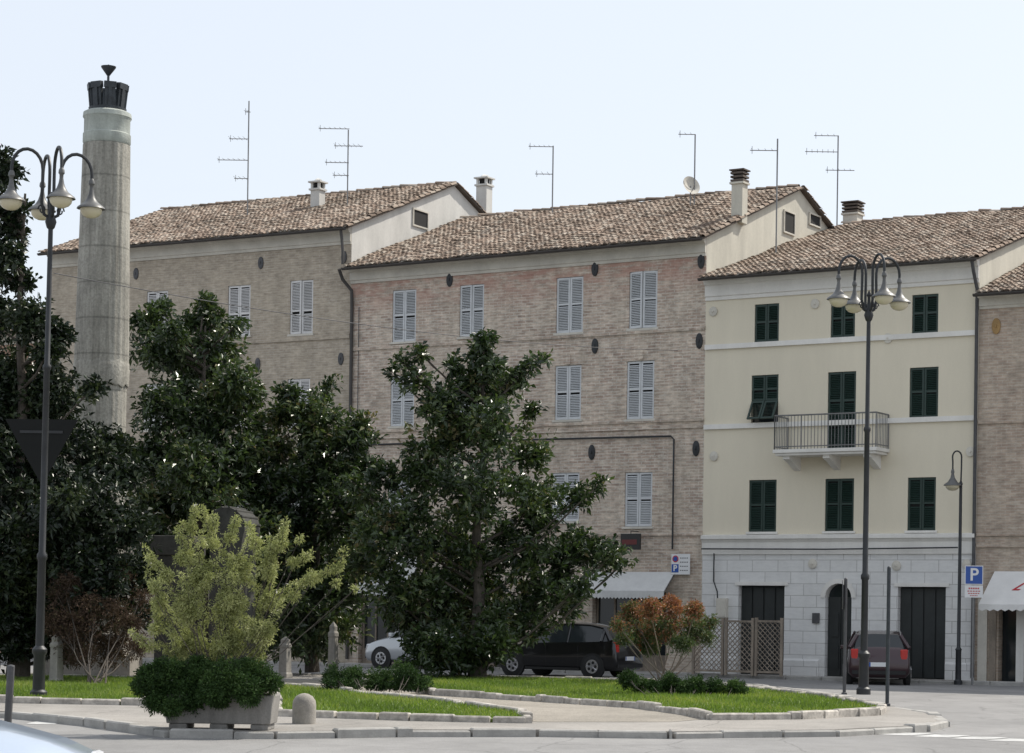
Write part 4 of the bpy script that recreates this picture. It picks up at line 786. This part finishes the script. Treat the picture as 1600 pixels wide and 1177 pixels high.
# ---------------------------------------------------------------- cars
def car(label,pos,rz,pm,L=3.9,W=1.66,Hc=1.45,group='cars parked along the houses',name='parked_car'):
    o=root(name,label,'car',pos,rz,group); hw=W/2; k=Hc/1.45; q=L/3.9
    st=[(0,.32,.52,.58,.80,.8),(.07,.22,.62,.69,.90,.82),(.3,.19,.72,.79,.97,.84),(.62,.18,.80,.87,1,.84),(.98,.18,.87,.95,1,.84),(1.60,.18,.90,1.37,1,.74),(1.85,.18,.91,1.43,1,.73),(2.4,.18,.92,1.45,1,.73),(3.0,.18,.94,1.43,1,.72),(3.45,.18,.96,1.35,.99,.70),(3.74,.19,.97,1.01,.97,.80),(3.85,.22,.90,.93,.94,.80),(3.9,.32,.55,.6,.9,.78)]
    ns=len(st)
    def sec(x,zb,zbelt,zt,w,re):
        X=L/2-x*q; a=hw*w; zb,zbelt,zt=zb*k,zbelt*k,zt*k
        h=[(0,zb),(.86*a,zb),(a,zb+.12),(a*1.0,zb+(zbelt-zb)*.6),(a*.965,zbelt),(hw*re*min(w,1),zt-.05),(hw*re*.8,zt-.012),(0,zt)]
        full=h+[(-y,z) for y,z in h[-2:0:-1]]
        return [(X,y,z) for y,z in full]
    S=[sec(*s_) for s_ in st]; n=len(S[0]); allv=[v for s_ in S for v in s_]
    body=MB();gl=MB(); bf=[];gf=[]
    for i in range(ns-1):
        for j in range(n):
            f=(i*n+j,i*n+(j+1)%n,(i+1)*n+(j+1)%n,(i+1)*n+j)
            sideg=j in (4,n-5); topg=j in (5,6,n-7,n-6)
            if (sideg and 4<=i<=9) or (topg and i in (4,9)): gf.append(f)
            else: bf.append(f)
    bf+= [tuple(range(n))[::-1],tuple((ns-1)*n+j for j in range(n))]
    body.add(allv,bf); bo=body.make('body',pm,o,ang=50); gl.add(allv,gf); gl.make('window_glass',mGlass,o,ang=30)
    for sy in (1,-1):
        m=MB()
        def pt(i,j): v=Vector(S[i][j if sy==1 else (n-j)%n]); v.y+=.004*sy; return v
        m.tube([pt(4,4),pt(5,5)],.035,6); m.tube([pt(9,5),pt(10,4)],.06,6); m.tube([pt(7,4),pt(7,5)],.03,6); m.tube([pt(9,4),pt(9,5)],.045,6)
        m.tube([pt(i,5) for i in range(5,10)],.025,6); m.make('roof_pillars',pm,bo)
        m=MB(); X=L/2-1.1*q; m.box(X-.08,X+.06,sy*hw*1.0-.02 if sy>0 else -hw*1.0-.13,sy*hw*1.0+.13 if sy>0 else -hw*1.0+.02,.90*k,1.02*k)
        m.make('side_mirror',pm,o,smooth=False,bevel=.03)
    m=MB()
    for sy in (1,-1):
        for xx in (.70*q,3.2*q):
            X=L/2-xx; m.tube([(X,sy*(hw-.1),.31),(X,sy*(hw+.004),.31)],.365,24)  # black discs paint the shaded hollows of wheel arches left uncut
        a_,b_=sorted((sy*(hw-.04),sy*(hw+.006))); m.box(L/2-2.8*q,L/2-1.1*q,a_,b_,.2,.27)
        for xx in (1.75,2.75): m.box(L/2-xx*q-.006,L/2-xx*q+.006,*sorted((sy*(hw-.02),sy*(hw+.001))),.30,.85*k)
    m.box(-L/2-.02,-L/2+.2,-hw*.85,hw*.85,.28,.38); m.box(L/2-.2,L/2+.02,-hw*.78,hw*.78,.3,.40); m.make('trim_and_dark_arches',mTyre,bo,smooth=False)
    for sy in (1,-1):
        for xx in (.70*q,3.2*q):
            X=L/2-xx; y0,y1=sy*(hw-.16),sy*(hw+.015)
            m=MB(); m.tube([(X,y0,.31),(X,y0+sy*.02,.31),(X,y1-sy*.02,.31),(X,y1,.31)],[.28,.31,.31,.28],28); w_=m.make('wheel',mTyre,o)
            m=MB(); m.tube([(X,y1-sy*.01,.31),(X,y1+sy*.005,.31)],.19,20)
            for s5 in range(5):
                a=s5*2*math.pi/5; m.tube([(X,y1+sy*.012,.31),(X+.18*math.cos(a),y1+sy*.008,.31+.18*math.sin(a))],.022,5)
            for s5 in range(5):
                a=(s5+.5)*2*math.pi/5; m.tube([(X+.11*math.cos(a),y1+sy*.0,.31+.11*math.sin(a)),(X+.11*math.cos(a),y1+sy*.007,.31+.11*math.sin(a))],.045,8,1)
            m.make('rim',[mRim,mTyre],w_)
        y0,y1=sorted((sy*hw*.66,sy*hw*.90)); m=MB(); m.box(-L/2+.02,-L/2+.14,y0,y1,.66*k,.95*k); m.make('tail_light',mTail,o,smooth=False,bevel=.03)
        m=MB(); y0,y1=sorted((sy*hw*.5,sy*hw*.84)); m.box(L/2-.28,L/2-.05,y0,y1,.56*k,.69*k); m.make('headlight',mHead,o,smooth=False,bevel=.04)
    m=MB(); m.box(-L/2-.012,-L/2+.05,-.26,.26,.48,.59); m.box(-L/2-.014,-L/2-.0125,-.26,-.22,.48,.59,1); m.box(-L/2-.014,-L/2-.0125,.22,.26,.48,.59,1); m.make('number_plate',[mSignW,mSignB],o,smooth=False)
    return o
c0=Wp(886,1050,62.2); c0.z=0
car('glossy black hatchback parked beside the lawn',c0,math.pi-AL,mPBlack,3.95,1.68,1.5)
c1=Wp(1369,1068,59.6); c1.z=0
car('dark maroon hatchback seen from behind at the kerb',c1,math.radians(83),mPRed,3.6,1.62,1.42)
c2=Wp(672,1050,68.2); c2.z=0
car('silver hatchback parked partly behind the magnolia',c2,math.pi-AL,mPSil,3.9,1.66,1.55)
c3=Vector((-2.85-1.95,15.3,0)); car('pale blue car with only its bonnet showing',c3,math.radians(-3),mPBlue,3.9,1.66,1.47,None)
# ---------------------------------------------------------------- light, camera
Sd=Vector((.86,.51,0)).normalized(); el=math.radians(50); S=Vector((Sd.x*math.cos(el),Sd.y*math.cos(el),math.sin(el)))
w=bpy.data.worlds.new('World'); scene.world=w; w.use_nodes=True; nt=w.node_tree; bg=nt.nodes['Background']
sky=nt.nodes.new('ShaderNodeTexSky'); sky.sky_type='NISHITA'; sky.sun_disc=False; sky.sun_elevation=el; sky.sun_rotation=math.atan2(Sd.x,Sd.y); sky.air_density=1.0; sky.dust_density=2.6; sky.ozone_density=1.0
hz=mixc(nt,.68,sky.outputs[0],(6.7,7.05,7.5))
nt.links.new(hz,bg.inputs[0]); bg.inputs[1].default_value=.15
sl=bpy.data.lights.new('sun','SUN'); sl.energy=5.0; sl.angle=math.radians(.5); sl.color=(1,.94,.84); so_=bpy.data.objects.new('sun',sl); coll.objects.link(so_); so_.rotation_euler=S.to_track_quat('Z','Y').to_euler(); so_.location=(20,20,60)
cd=bpy.data.cameras.new('camera'); cam=bpy.data.objects.new('camera',cd); coll.objects.link(cam); scene.camera=cam
cd.sensor_width=36; cd.lens=F/1600*36; cd.shift_y=(CY-588.5)/1600; cd.clip_end=4000; cd.clip_start=.1
cam.matrix_world=Matrix.Translation((0,0,H))@Matrix.Rotation(math.pi/2,4,'X')@Matrix.Rotation(R,4,'Z')
scene.view_settings.view_transform='Standard'; scene.view_settings.look='None'; scene.view_settings.exposure=0
